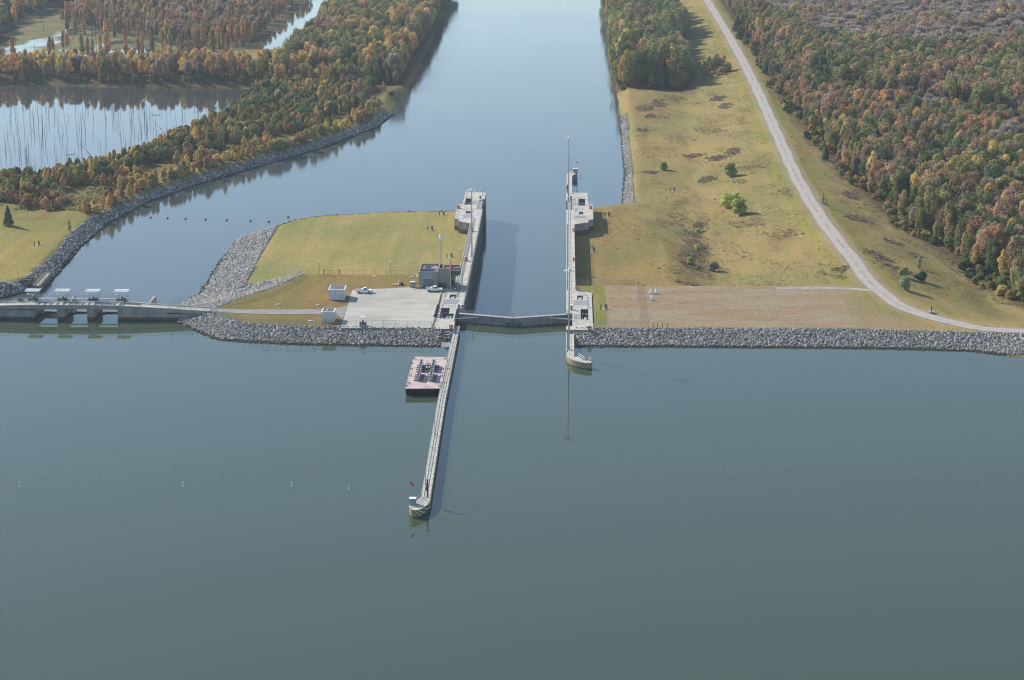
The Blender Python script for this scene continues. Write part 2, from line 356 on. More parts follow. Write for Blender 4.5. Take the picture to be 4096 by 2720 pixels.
c = mix(t, ramp(t, n1, 0.35, 0.65), mix(t, 1.0, base, (0.78, 0.90, 0.80), 'MULTIPLY'), mix(t, 1.0, base, (1.10, 1.04, 1.0), 'MULTIPLY'))
ml = noise(t, 0.16, 4, 0.6, (1.6, 0.10, 1)); c = mix(t, 1.0, c, mix(t, ramp(t, ml, 0.3, 0.7), (0.90, 0.93, 0.90), (1.08, 1.05, 1.05)), 'MULTIPLY')
c = mix(t, math_(t, 'MULTIPLY', ramp(t, noise(t, 0.035, 5, 0.7, (1.2, 0.7, 1)), 0.52, 0.68), math_(t, 'MULTIPLY', wd, 0.38)), c, (0.245, 0.160, 0.088))
c = mix(t, math_(t, 'MULTIPLY', ramp(t, n2, 0.47, 0.70), math_(t, 'MULTIPLY', wd, 0.8)), c, (0.165, 0.115, 0.055))
c = mix(t, math_(t, 'MULTIPLY', ramp(t, noise(t, 0.07, 5, 0.7, (1, 0.5, 1)), 0.54, 0.7), math_(t, 'MULTIPLY', wd, 0.45)), c, (0.20, 0.195, 0.06))
dn = noise(t, 0.11, 6, 0.65, (0.30, 1.2, 1))
dc = mix(t, ramp(t, dn, 0.38, 0.62), (0.300, 0.215, 0.125), (0.32, 0.258, 0.178))
dc = mix(t, math_(t, 'MULTIPLY', ramp(t, noise(t, 0.16, 6, 0.7, (0.35, 1.5, 1)), 0.52, 0.7), 0.55), dc, (0.225, 0.165, 0.108))
c = mix(t, br, c, dc)
c = mix(t, 1.0, c, mix(t, ramp(t, n3, 0.25, 0.75), (0.80, 0.80, 0.80), (1.16, 1.16, 1.16)), 'MULTIPLY')
t.links.new(c, b.inputs['Base Color'])
bn = nd(t, 'ShaderNodeBump'); bn.inputs['Strength'].default_value = 0.5; bn.inputs['Distance'].default_value = 0.5
t.links.new(noise(t, 0.7, 5, 0.7), bn.inputs['Height']); t.links.new(bn.outputs[0], b.inputs['Normal'])
gme.materials.append(gm)
ground = bpy.data.objects.new('ground', gme); C.objects.link(ground); struct(ground)

# ------------------------------------------------------------------ water
def water(name, poly, z, body, rip=0.04, scale=0.5, rough=0.06, weed=False):
    m = bpy.data.materials.new(name + ' surface'); m.use_nodes = True; t = m.node_tree; b = t.nodes['Principled BSDF']
    b.inputs['Base Color'].default_value = body + (1,); b.inputs['Roughness'].default_value = rough; b.inputs['IOR'].default_value = 1.42 if weed else 1.333
    bn = nd(t, 'ShaderNodeBump'); bn.inputs['Strength'].default_value = rip; bn.inputs['Distance'].default_value = 1.0
    n = noise(t, scale, 3, 0.5, (0.6, 1.3, 1)); n2 = noise(t, 0.012, 3, 0.5)
    t.links.new(math_(t, 'MULTIPLY', n, ramp(t, n2, 0.35, 0.65, 0.55, 1.0)), bn.inputs['Height']); t.links.new(bn.outputs[0], b.inputs['Normal'])
    t.links.new(ramp(t, noise(t, 0.007, 4, 0.6, (0.5, 1.4, 1)), 0.4, 0.62, rough, rough + (0.0 if weed else 0.05)), b.inputs['Roughness'])
    if weed:
        tc = nd(t, 'ShaderNodeTexCoord'); sp = nd(t, 'ShaderNodeSeparateXYZ'); t.links.new(tc.outputs['Object'], sp.inputs[0])
        far = ramp(t, sp.outputs[1], 1300, 1345)
        left = ramp(t, sp.outputs[0], -232, -206, 1.0, 0.0)
        f = math_(t, 'MULTIPLY', math_(t, 'MULTIPLY', far, left), ramp(t, noise(t, 0.022, 6, 0.6, (1, 0.45, 1)), 0.40, 0.50))
        d = nd(t, 'ShaderNodeBsdfDiffuse'); t.links.new(mix(t, ramp(t, noise(t, 0.08, 5), 0.35, 0.65), (0.165, 0.15, 0.075), (0.215, 0.195, 0.105)), d.inputs[0])
        ms = nd(t, 'ShaderNodeMixShader'); t.links.new(f, ms.inputs[0]); t.links.new(b.outputs[0], ms.inputs[1]); t.links.new(d.outputs[0], ms.inputs[2])
        t.links.new(ms.outputs[0], t.nodes['Material Output'].inputs[0])
    q = M(); q.prism(poly, z - 0.5, z); o = q.build(name, m); me = o.data
    return struct(o)
water('upper_pool', [(-1500, -600), (1500, -600), (1500, 600), (60, 605), (2.2, 606), (2.2, 619.5), (-15.6, 615.4), (-33.5, 619.5), (-33.5, 605), (-100, 609), (-115, 624), (-138, 624), (-143.5, 628.3), (-171.5, 628.3), (-173, 624), (-200, 624), (-1500, 624)], 0.0, (0.053, 0.074, 0.044), 0.010, 0.6, 0.025)
water('river', [(-33.5, 622), (-15.6, 617.5), (2.2, 622), (30, 760), (48, 840), (52, 1100), (58, 2600), (-118, 2600), (-112, 1060), (-158, 950), (-194, 850), (-206, 700), (-200, 626), (-100, 626)], LOW, (0.058, 0.074, 0.074), 0.028, 0.6)
water('swamp_water', [(-900, 830), (-300, 838), (-258, 866), (-238, 886), (-218, 908), (-201, 956), (-190, 1022), (-182, 1070), (-177, 1112), (-180, 1196), (-188, 1376), (-192, 1500), (-195, 2600), (-900, 2600)], LOW + 0.06, (0.06, 0.065, 0.06), 0.006, 0.5, 0.03, True)

# ------------------------------------------------------------------ pavement and roads
am = bpy.data.materials.new('apron concrete'); am.use_nodes = True; t = am.node_tree; b = t.nodes['Principled BSDF']; b.inputs['Roughness'].default_value = 0.9
c = mix(t, ramp(t, noise(t, 0.12, 6, 0.65, (0.5, 1.4, 1)), 0.35, 0.65), (0.325, 0.31, 0.27), (0.455, 0.43, 0.37))
c = mix(t, math_(t, 'MULTIPLY', ramp(t, noise(t, 0.05, 4, 0.6), 0.5, 0.7), 0.5), c, (0.49, 0.455, 0.38))
bt = nd(t, 'ShaderNodeTexBrick', offset=0.0); bt.inputs['Scale'].default_value = 1.0; bt.inputs['Mortar Size'].default_value = 0.05
bt.inputs['Brick Width'].default_value = 6.2; bt.inputs['Row Height'].default_value = 6.2
tc = nd(t, 'ShaderNodeTexCoord'); t.links.new(tc.outputs['Object'], bt.inputs['Vector'])
c = mix(t, math_(t, 'MULTIPLY', bt.outputs['Fac'], 0.35), c, (0.22, 0.21, 0.19)); t.links.new(c, b.inputs['Base Color'])
def slab(name, poly, z, m, th=0.12): q = M(); q.prism(poly, z - th, z); return struct(q.build(name, m))
APL = D(812.5, 668.5, 3.05); APB = D(785.5, 756.5, 3.05)
slab('concrete_apron', [APL, (-48.9, 654.2), (-48.9, 652.2), (-36.5, 652.2), (-36.5, 647.5), (-39.6, 646.6), (-41.2, 600.9), APB], 3.05, am)
slab('concrete_walk', [(-36.6, 672.5), (-36.6, 652.4), (-48.8, 652.4), (-48.8, 656), (-40, 656), (-40, 672.5)], 3.046, CONC)
asph = mat('worn asphalt', (0.27, 0.26, 0.245), 0.9, 0.2, 0.3)
slab('access_road', [D(480, 711, 3.05), D(560, 713.5, 3.05), D(740, 713, 3.05), D(782, 709, 3.05), D(801, 704, 3.05), D(791, 735, 3.05), D(777, 724.5, 3.05), D(600, 724, 3.05), D(530, 721, 3.05), D(487, 718, 3.05)], 3.046, asph)
def ribbon(name, pts, wd, m, dz=0.1):
    P = [Vector((p[0], p[1], 0)) for p in pts]; out = []
    for i in range(len(P) - 1):
        p0, p1, p2, p3 = P[max(0, i - 1)], P[i], P[i + 1], P[min(len(P) - 1, i + 2)]
        k = max(2, int((p2 - p1).length / 6))
        for j in range(k):
            s = j / k; out.append(0.5 * ((2 * p1) + (p2 - p0) * s + (2 * p0 - 5 * p1 + 4 * p2 - p3) * s * s + (3 * p1 - p0 - 3 * p2 + p3) * s ** 3))
    out.append(P[-1]); q = M(); v = []; nc = 5
    for i, p in enumerate(out):
        d = (out[min(i + 1, len(out) - 1)] - out[max(i - 1, 0)]).normalized(); nn = Vector((-d.y, d.x, 0))
        for j in range(nc):
            e = p + nn * wd * (j / (nc - 1) - 0.5) * (1 + 0.08 * math.sin(i * 0.9 + j)); v.append((e.x, e.y, H1(e.x, e.y) + dz + 0.06 * (1 - abs(2 * j / (nc - 1) - 1))))
    q.add(v, [(i * nc + j, i * nc + j + 1, (i + 1) * nc + j + 1, (i + 1) * nc + j) for i in range(len(out) - 1) for j in range(nc - 1)])
    o = q.build(name, m, smooth=True); uv = o.data.uv_layers.new(name='across'); n = len(out)
    U = np.array([((k % nc) / (nc - 1)) for k in range(n * nc)]); li = np.zeros(len(o.data.loops), np.int32); o.data.loops.foreach_get('vertex_index', li)
    uv.data.foreach_set('uv', np.stack([U[li], np.zeros(len(li))], -1).ravel().astype(np.float32)); return struct(o)
gr = bpy.data.materials.new('gravel'); gr.use_nodes = True; t = gr.node_tree; b = t.nodes['Principled BSDF']; b.inputs['Roughness'].default_value = 1.0
uvn = nd(t, 'ShaderNodeUVMap', uv_map='across'); sp = nd(t, 'ShaderNodeSeparateXYZ'); t.links.new(uvn.outputs[0], sp.inputs[0])
mid = math_(t, 'ABSOLUTE', math_(t, 'SUBTRACT', sp.outputs[0], 0.5))
c = mix(t, ramp(t, noise(t, 0.35, 5, 0.7), 0.3, 0.7), (0.33, 0.295, 0.255), (0.42, 0.385, 0.34))
c = mix(t, math_(t, 'MULTIPLY', ramp(t, mid, 0.03, 0.10, 1.0, 0.0), ramp(t, noise(t, 0.15, 5, 0.7), 0.42, 0.6)), c, (0.26, 0.215, 0.16))
c = mix(t, math_(t, 'MULTIPLY', ramp(t, mid, 0.36, 0.5), 0.8), c, (0.34, 0.26, 0.185)); t.links.new(c, b.inputs['Base Color'])
ribbon('gravel_road', ROADC[1:], 5.6, gr)
ribbon('gravel_track', [(106, 652), (101, 654.6), (94, 656.2), (84, 656.6), (72, 655.6)], 3.2, mat('thin gravel', (0.36, 0.31, 0.255), 1.0, .2, .25), 0.03)

# ------------------------------------------------------------------ survey helpers for detail views of the photo: origin and pixel size of each view
VW = {'A': (1700, 1050, .31766), 'B': (1550, 700, .28703), 'C': (2200, 500, .41436), 'D': (2200, 1000, .31881), 'E': (0, 1100, .38119), 'F': (1150, 1050, .31766), 'G': (1550, 1350, .5418),
      'q5': (0, 600, .43371), 'q6': (2300, 600, .54209), 'q7': (3072, 600, .54209), 'q8': (700, 800, .43371), 'p1': (1640, 1000, .11479), 'p2': (1700, 1150, .15949), 'p3': (2240, 1120, .1403),
      'p4': (1600, 1900, .17857), 'p5': (1600, 1400, .14029), 'p6': (0, 1120, .12755), 'p7': (300, 1120, .12755), 'p8': (1280, 1120, .15248), 'r2': (1800, 720, .15302), 'r3': (2240, 640, .19139),
      'r6': (60, 1060, .08471), 'r7': (560, 1180, .14401), 'r8': (2240, 1370, .08291), 't2': (0, 650, .287), 't4': (3500, 1000, .25514), 't5': (2400, 0, .2551)}
def W(k, x, y, z=0.0):
    a, b, c = VW[k]; p = G(a + x * c, b + y * c, z); return (float(p[0]), float(p[1]), z)
def WH(k, x, y, dz=0.0):
    a, b, c = VW[k]; p = DH((a + x * c) / KD, (b + y * c) / KD, dz); return (float(p[0]), float(p[1]), float(p[2]))
def ZY(u, v, yy):
    d = fw + rt * (u - 2048) / FPX - up * (v - 1360) / FPX; return float((CAM + d * (yy / d[1]))[2])

# ------------------------------------------------------------------ the lock
def rect(x0, y0, x1, y1): return [(x0, y0), (x1, y0), (x1, y1), (x0, y1)]
def machine(q, x0, y0, x1, y1, z, seed):
    r = random.Random(seed); n = 5 + int((y1 - y0) / 2.5)
    for k in range(n):
        cx, cy = r.uniform(x0 + .4, x1 - .4), r.uniform(y0 + .6, y1 - .6); h = r.uniform(0.5, 1.5)
        if k % 2: q.box(cx - .3, cy - .5, z, cx + .3, cy + .5, z + h, r.choice((0, 1, 2)))
        else: q.cyl((cx, cy - r.uniform(.5, 1.3), z + h * .7), (cx, cy + r.uniform(.5, 1.3), z + h * .7), r.uniform(.18, .35), n=10, m=r.choice((0, 0, 1)))
    q.cyl((x0 + .5, y0 + .5, z + .9), (x0 + .5, y1 - .6, z + .9), .12, n=8, m=0)
PALE = mat('pale machinery paint', (0.60, 0.61, 0.58), 0.5, 0.15, 2)
def gate_block(t, name, poly, pits, hatches, ztop=3.02, depth=1.6):
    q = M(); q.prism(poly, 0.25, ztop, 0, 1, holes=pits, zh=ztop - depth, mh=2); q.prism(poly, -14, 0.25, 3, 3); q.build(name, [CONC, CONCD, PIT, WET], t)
    for k, h in enumerate(pits):
        xs = [p[0] for p in h]; ys = [p[1] for p in h]; q = M(); machine(q, min(xs), min(ys), max(xs), max(ys), ztop - depth, int(abs(min(ys))))
        q.build('gate_machinery', [PALE, GREENST, DKST], t)
    for h in hatches: q = M(); q.prism(h, ztop + .004, ztop + .03); q.build('hatch_cover', GREYP, t)
lw = thing('lock_wall', 'long concrete lock wall beside the control building, with gate machinery at both ends', 'lock wall', (-34.4, 700, 3), 'lock walls along the chamber')
q = M(); q.box(-36.3, 647.6, 0.25, -32.5, 757.8, 3.0, 0); q.box(-36.3, 647.6, -14, -32.497, 757.8, 0.25, 1)
q.box(-36.3, 647.6, 3.0, -36.02, 757.8, 3.22, 2); q.box(-32.80, 647.6, 3.0, -32.49, 757.8, 3.24, 2)
for y in np.arange(655, 757, 9.1): q.box(-32.52, y, -14, -32.46, y + .18, 3.0, 1)
q.build('wall', [CONC, WET, CONC], lw)
q = M(); q.box(-35.45, 640, 3.0, -34.55, 768, 3.025); q.build('trench_cover', TRENCH, lw)
gate_block(lw, 'upper_gate_block', [(-40.2, 600), (-40.2, 646.6), (-36.3, 647.6), (-32.5, 647.6), (-32.5, 626), (-34.5, 625.4), (-34.5, 608.2), (-34.1, 607.6), (-34.1, 600)],
           [rect(-37.7, 638.8, -35.5, 643.9), [(-39.3, 612.5), (-35.0, 612.8), (-35.0, 619), (-36.7, 619.2), (-36.7, 626), (-39.4, 626)]],
           [rect(-39.5, 631.6, -34.2, 637.4), rect(-39.5, 640, -38.7, 646), rect(-39.6, 627, -38.9, 631.2), rect(-39.9, 607, -39.5, 612)])
gate_block(lw, 'lower_gate_block', [(-42.9, 767.2), (-41.05, 765.5), (-41.05, 762), (-36.3, 757.8), (-32.5, 757.8), (-32.5, 785.3), (-34.8, 785.3), (-34.8, 803.5), (-32.5, 805), (-32.5, 820.5), (-41.2, 821.3), (-41.2, 796), (-42.9, 794.7)],
           [[(-40.2, 793.8), (-37.6, 794.9), (-38.1, 807.3), (-40.3, 807.3)], rect(-39.0, 776.6, -37.1, 781.3)],
           [[(-40.1, 774.6), (-36.7, 775), (-35.9, 785), (-36.6, 785), (-37.0, 775.3), (-35.3, 769.4), (-39.5, 768.9)], rect(-37.4, 797, -35.6, 801)])
q = M()
for pl in ([(-36.15, 672, 3.2), (-36.15, 757, 3.2), (-41, 761.9, 3), (-41, 765.6, 3), (-42.8, 767.3, 3), (-42.8, 794.5, 3), (-41.1, 796, 3), (-41.1, 821, 3), (-33, 820.4, 3)], [(-32.65, 650, 3.2), (-32.65, 783, 3.2)],
           [(-32.65, 627, 3), (-32.65, 646, 3)], [(-38.6, 645, 3), (-34.2, 645, 3)], [(-39.4, 627.6, 3), (-35, 627.6, 3)], [(-36.4, 626, 3), (-34.8, 626, 3)], [(-40.3, 807.6, 3), (-37.5, 807.6, 3), (-37.5, 794, 3)],
           [(-40.3, 792.8, 3), (-35.2, 792.6, 3)], [(-40.9, 782.4, 3), (-37, 782.4, 3)], [(-35.1, 785, 3), (-35.1, 803, 3)], [(-40.1, 611.6, 3), (-34.3, 611.8, 3)]): q.rail(pl, step=2.6)
q.build('railing', GALV, lw)
rw = thing('lock_wall', 'long concrete lock wall beside the grass field and the bare lot', 'lock wall', (2.6, 700, 3), 'lock walls along the chamber')
q = M(); q.box(1.05, 651.3, 0.25, 4.2, 757.3, 3.0, 0); q.box(1.047, 651.3, -14, 4.2, 757.3, 0.25, 1)
q.box(1.04, 651.3, 3.0, 1.36, 757.3, 3.24, 2); q.box(3.95, 651.3, 3.0, 4.21, 757.3, 3.1, 2)
q.build('wall', [CONC, WET, CONC], rw)
q = M()
for x in (1.95, 2.72): q.box(x, 612, 3.0, x + .09, 818, 3.02)
q.build('rail_groove', GROOVE, rw)
for tt_, xa, xb, y0_, y1_ in ((lw, -36.0, -32.82, 649, 757), (rw, 1.38, 3.93, 653, 757)):
    q = M()
    for yj in np.arange(y0_, y1_, 9.14): q.quad((xa, yj, 3.006), (xb, yj, 3.006), (xb, yj + .10, 3.006), (xa, yj + .10, 3.006))
    q.build('monolith_joint', GROOVE, tt_)
gate_block(rw, 'upper_gate_block', [(1.05, 600), (9.5, 600), (9.6, 647.3), (4.2, 651.3), (1.05, 651.3), (1.05, 620.3), (3.05, 620), (3.05, 604.6), (1.05, 604.6)],
           [rect(4.7, 638.4, 6.6, 643.8), rect(5.7, 612.3, 8.2, 625.8)], [[(3.35, 631.4), (8.6, 631.4), (8.6, 642), (7.9, 642), (7.9, 637.3), (3.35, 637.3)], rect(3.5, 613.1, 5.5, 619.2), rect(7.85, 626.3, 8.6, 631)])
gate_block(rw, 'lower_gate_block', [(1.05, 757.3), (4.4, 757.3), (9.8, 761.5), (9.8, 766), (11.75, 766.9), (11.8, 793.2), (10, 796), (9.9, 820.7), (1.05, 820.2), (1.05, 803.8), (3.3, 803.8), (3.3, 785.3), (1.05, 785.3)],
           [rect(6, 793.6, 8.8, 807.3), rect(6.1, 776, 7.8, 781.2)], [[(3.8, 768.3), (8.4, 768.0), (9.0, 773.6), (4.6, 774.2)], rect(4.5, 794.5, 5.7, 799), [(4.3, 780), (5.2, 780), (5.6, 790), (4.9, 790)]])
q = M()
for pl in ([(4.05, 653, 3), (4.05, 757, 3)], [(4.5, 757.6, 3), (9.7, 761.7, 3), (9.7, 766, 3), (11.6, 767, 3), (11.7, 793, 3), (9.9, 796, 3), (9.8, 820.5, 3)], [(1.2, 653, 3.2), (1.2, 783, 3.2)], [(9.4, 602, 3), (9.5, 646, 3)],
           [(3.4, 645, 3), (7.5, 645, 3)], [(3.4, 628.5, 3), (8.6, 628.5, 3)], [(3.4, 607.8, 3), (8.6, 607.8, 3)], [(6.9, 642, 3), (8.2, 642, 3)], [(5.8, 791.8, 3), (9.2, 792, 3)], [(3.4, 783.5, 3), (8, 783, 3)], [(5.7, 808, 3), (9, 808, 3)],
           [(3.6, 810, 3), (3.6, 793, 3), (6, 793, 3)], [(3.3, 766.5, 3), (9, 767, 3)], [(3.2, 605, 3), (3.2, 619, 3)]): q.rail(pl, step=2.6)
q.build('railing', GALV, rw)
# guide walls
NL = [W('p4', x, y, 1.95)[:2] for x, y in ((690, 480), (675, 570), (620, 655), (510, 740), (420, 780), (340, 789), (260, 772), (207, 730), (204, 640), (360, 592), (480, 490))]
gl = thing('guide_wall', 'long narrow concrete guide wall reaching out into the lake past the barge', 'guide wall', (-33.5, 520, 1.95), 'guide walls at the lock entrances')
q = M(); edge = [(-34.1, 600), (-32.6, 607.5), (-32.5, 600), (-32.35, 528), (-31.55, 465)] + NL + [(-33.7, 465), (-34.45, 528)]
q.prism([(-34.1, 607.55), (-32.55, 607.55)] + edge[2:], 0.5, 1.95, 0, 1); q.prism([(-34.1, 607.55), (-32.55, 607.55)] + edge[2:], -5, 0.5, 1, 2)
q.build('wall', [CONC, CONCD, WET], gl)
q = M(); nz = NL[1:9]; v = []
cx, cy = sum(p[0] for p in nz) / len(nz), sum(p[1] for p in nz) / len(nz)
for zz in (0.35, 1.80):
    for x, y in nz: v.append((x + (x - cx) * .02, y + (y - cy) * .02 - .02, zz))
q.add(v, [(i + 1, i, len(nz) + i, len(nz) + i + 1) for i in range(len(nz) - 1)]); q.build('striped_nose', STRIPE, gl)
q = M()
for a in ((0.62), (1.28)):
    P3 = [(-34.1 + a, 600), (-34.45 + a, 528), (-33.7 + a, 465), (-33.55 + a, 449), (-35.2 + a * .7, 444.5 - a)]
    for (x0, y0), (x1, y1) in zip(P3, P3[1:]):
        d = math.hypot(x1 - x0, y1 - y0); nx_, ny_ = -(y1 - y0) / d * .06, (x1 - x0) / d * .06
        q.quad((x0 - nx_, y0 - ny_, 1.956), (x1 - nx_, y1 - ny_, 1.956), (x1 + nx_, y1 + ny_, 1.956), (x0 + nx_, y0 + ny_, 1.956))
for yj in np.arange(468, 598, 4.6):
    xa = np.interp(yj, [465, 528, 600], [-33.55, -34.3, -33.95]); q.quad((xa, yj, 1.957), (xa + 1.75, yj, 1.957), (xa + 1.75, yj + .07, 1.957), (xa, yj + .07, 1.957))
q.build('deck_joint', GROOVE, gl)
q = M(); KR = [(-32.62, 605), (-32.5, 528), (-31.7, 465), (-31.5, 449)]
for (x0, y0), (x1, y1) in zip(KR, KR[1:]):
    n = int((y0 - y1) / 4)
    for i in range(n):
        a, b2 = i / n, (i + .82) / n; q.obox((x0 + (x1 - x0) * (a + b2) / 2, y0 + (y1 - y0) * (a + b2) / 2, 2.07), (.26, (y0 - y1) * (b2 - a), .24), math.atan2(x1 - x0, y0 - y1) * 1.0)
q.build('kerb', CONC, gl)
q = M(); q.rail([(-34.0, 600, 1.95), (-34.35, 528, 1.95), (-33.6, 465, 1.95), (-33.5, 449, 1.95), NL[9] + (1.95,)], step=3.2); q.rail([(-32.75, 604, 1.95), (-32.62, 528, 1.95), (-31.8, 465, 1.95), (-31.6, 450, 1.95)], h=.9, step=6, rails=(1,)); q.rail([NL[2] + (1.95,), NL[4] + (1.95,), NL[6] + (1.95,)], step=2)
q.rail([(-34.0, 607, 3.0), (-34.0, 600.1, 3.0)], step=2)
q.build('railing', GALV, gl)
NR = [W('r8', x, y, 1.95)[:2] for x, y in ((690, 690), (890, 668), (1180, 880), (1380, 868), (1500, 920), (1552, 955), (1500, 985), (1400, 993), (1200, 978), (1000, 942), (780, 890), (600, 832), (440, 740), (350, 650), (312, 560), (300, 470))]
gr_ = thing('guide_wall', 'short concrete guide wall with striped curved nose in front of the rock dam', 'guide wall', (2.3, 588, 1.95), 'guide walls at the lock entrances')
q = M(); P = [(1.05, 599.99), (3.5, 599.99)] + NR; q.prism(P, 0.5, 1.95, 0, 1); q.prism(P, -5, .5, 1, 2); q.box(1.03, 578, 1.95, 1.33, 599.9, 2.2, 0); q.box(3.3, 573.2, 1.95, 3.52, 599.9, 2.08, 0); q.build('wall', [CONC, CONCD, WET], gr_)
q = M(); nz = NR[5:]; cx, cy = 5.0, 571.5; v = []
for zz in (0.3, 1.8):
    for x, y in nz: v.append((x + (x - cx) * .012 - .01, y + (y - cy) * .012 - .015, zz))
q.add(v, [(i + 1, i, len(nz) + i, len(nz) + i + 1) for i in range(len(nz) - 1)]); q.build('striped_nose', STRIPE, gr_)
q = M()
for x in (1.95, 2.72): q.box(x, 574, 1.95, x + .09, 599.5, 1.962)
q.build('rail_groove', GROOVE, gr_)
q = M(); q.rail([(3.4, 599, 1.95), (3.4, 574, 1.95)], step=3); q.rail([NR[1] + (1.95,), NR[2] + (1.95,)], step=2, m=1, r=.05); q.rail([NR[3] + (1.95,), NR[4] + (1.95,)], step=1.2, m=1); q.build('railing', [GALV, WHITE], gr_)
ZG = -6.3
gd = thing('guide_wall', 'low concrete guide wall with a splayed end in the river below the lock', 'guide wall', (2.3, 880, ZG), 'guide walls at the lock entrances')
P = [(1.05, 820.6), (3.6, 820.8)] + [W('r3', x, y, ZG)[:2] for x, y in ((250, 690), (255, 330), (330, 285), (362, 238), (290, 245), (180, 252), (141, 295))]
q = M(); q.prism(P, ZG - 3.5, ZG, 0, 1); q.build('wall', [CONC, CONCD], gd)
q = M(); q.rail([(3.3, 830, ZG), W('r3', 244, 690, ZG), W('r3', 248, 335, ZG)], step=3); q.rail([W('r3', 185, 256, ZG), W('r3', 285, 249, ZG)], step=2); q.build('railing', GALV, gd)

# miter gates: two closed at the lake end, two folded into their recesses at the river end
def leaf(hx, hy, ax, ay, label, strut=None, top=2.75, closed=True):
    t = thing('miter_gate', label, 'lock gate', (hx, hy, top), 'steel miter gate leaves of the lock')
    L = math.hypot(ax - hx, ay - hy); rz = math.atan2(ay - hy, ax - hx); ux, uy = math.cos(rz), math.sin(rz)
    s = 1 if (-uy * 0 + ux) > 0 else -1; nxx, nyy = uy * s, -ux * s                  # towards the lake
    def at(a, n, z): return (hx + ux * a + nxx * n, hy + uy * a + nyy * n, z)
    lo = LOW - 3 if not closed else -6
    q = M(); q.obox(at(L / 2, 0.0, (lo + 1.30) / 2), (L, 1.2, 1.30 - lo), rz, 0); q.obox(at(L / 2, -.12, 1.9), (L, .8, 1.2), rz, 0)
    for k in range(9): q.obox(at(L * (k + .5) / 9, .62, .5), (.10, .05, 1.4), rz, 1); q.obox(at(L * (k + .5) / 9, .34, 1.95), (.08, .14, 1.1), rz, 1)
    q.build('gate_skin', [GATEM, CONCD], t)
    q = M(); q.obox(at(L / 2, 0, top - .1), (L, 1.5, .2), rz); q.build('walkway', mat('walkway grating', (0.44, 0.43, 0.40), .8, .15, 1.5), t)
    q = M(); q.obox(at(L / 2, .64, 1.36), (L * .98, .16, .12), rz); q.build('timber_bumper', mat('timber bumper', (0.36, 0.29, 0.18), .9, .25, 1), t)
    if closed:
        q = M(); q.obox(at(L - 1.3, .66, .6), (2.2, .12, 1.2), rz); q.build('mitre_panel', GREENST, t)
    q = M()
    for n in (.68, -.68): q.rail([at(.3, n, top), at(L - .2, n, top)], step=1.7)
    q.build('railing', GALV, t)
    if strut:
        q = M(); q.cyl(strut, at(L * .33, .5, 1.95), .20, .16, 10); q.cyl(at(L * .33, .3, 1.5), at(L * .33, .3, 2.4), .3, n=8); q.build('strut_arm', PALE, t)
leaf(-33.4, 620.6, -15.75, 615.3, 'closed steel gate leaf hinged at the control building wall', (-35.5, 615.6, 2.1))
leaf(1.95, 620.6, -15.69, 615.3, 'closed steel gate leaf hinged at the wall beside the bare lot', (4.2, 615.4, 2.1))
leaf(-33.9, 803.2, -33.9, 785.6, 'steel gate leaf folded into the far recess of the wall by the mown island', closed=False)
leaf(2.35, 803.2, 2.35, 785.6, 'steel gate leaf folded into the far recess of the wall by the field', closed=False)

# high mast lights
def mast(loc, label):
    t = thing('high_mast_light', label, 'light mast', loc, 'tall floodlight masts on the lock walls')
    q = M(); q.cyl((0, 0, 0), (0, 0, 24.4), .30, .13, 12); q.cyl((0, 0, 0), (0, 0, .25), .45, n=12); q.build('pole', GALV, t, True)
    q = M(); q.box(-.28, -.45, .4, .28, -.22, 1.3); q.build('winch_box', GREYP, t, True)
    q = M(); q.lathe((0, 0, 24.3), [(.0, .9), (.35, .8), (.5, .45), (.45, .1), (.0, .0)], 14); q.build('head_dome', WHITE, t, True, True)
    for k in range(6):
        a = 2 * math.pi * k / 6 + .3; e = bpy.data.objects.get('floodlight'); q = M()
        q.cyl((0.3 * math.cos(a), .3 * math.sin(a), 24.5), (1.0 * math.cos(a), 1.0 * math.sin(a), 24.5), .05, n=6); q.obox((1.3 * math.cos(a), 1.3 * math.sin(a), 24.45), (.75, .5, .28), a); q.build('floodlight', LAMPG, t, True)
    return t
m0 = mast((1.86, 580.9, 1.95), 'tall light mast standing on the short guide wall with the curved striped nose')
dup(m0, W('r3', 178, 764, 3.0), 'tall light mast at the far end of the wall beside the field')
dup(m0, W('B', 1176, 1146, 3.0), 'tall light mast on the wall just beyond the control building')
def arm_lamp(loc, h, label, rz=0.0):
    t = thing('arm_lamp', label, 'lamp post', loc, 'lamp posts with curved arms on the guide walls', rz)
    q = M(); q.cyl((0, 0, 0), (0, 0, h), .11, .07, 8); q.box(-.2, -.2, 0, .2, .2, .5); q.build('post', GALV, t, True)
    q = M(); q.tube([(0, 0, h - .1), (.5, 0, h + .35), (1.2, 0, h + .5), (2.0, 0, h + .45)], .05); q.build('arm', GALV, t, True)
    q = M(); q.obox((2.25, 0, h + .4), (.75, .3, .16)); q.build('lamp_head', WHITE, t, True); return t
p = W('G', 350, 716, 1.95); arm_lamp((p[0], p[1], 1.95), 9.0, 'slim lamp post with an arm near the middle of the long guide wall')
p = W('G', 281, 1085, 1.95); arm_lamp((p[0], p[1], 1.95), 9.3, 'slim lamp post with an arm close to the striped end of the long guide wall')
p = W('r3', 228, 275, ZG); arm_lamp((p[0], p[1], ZG), 7.6, 'slim lamp post on the low splayed guide wall in the river')
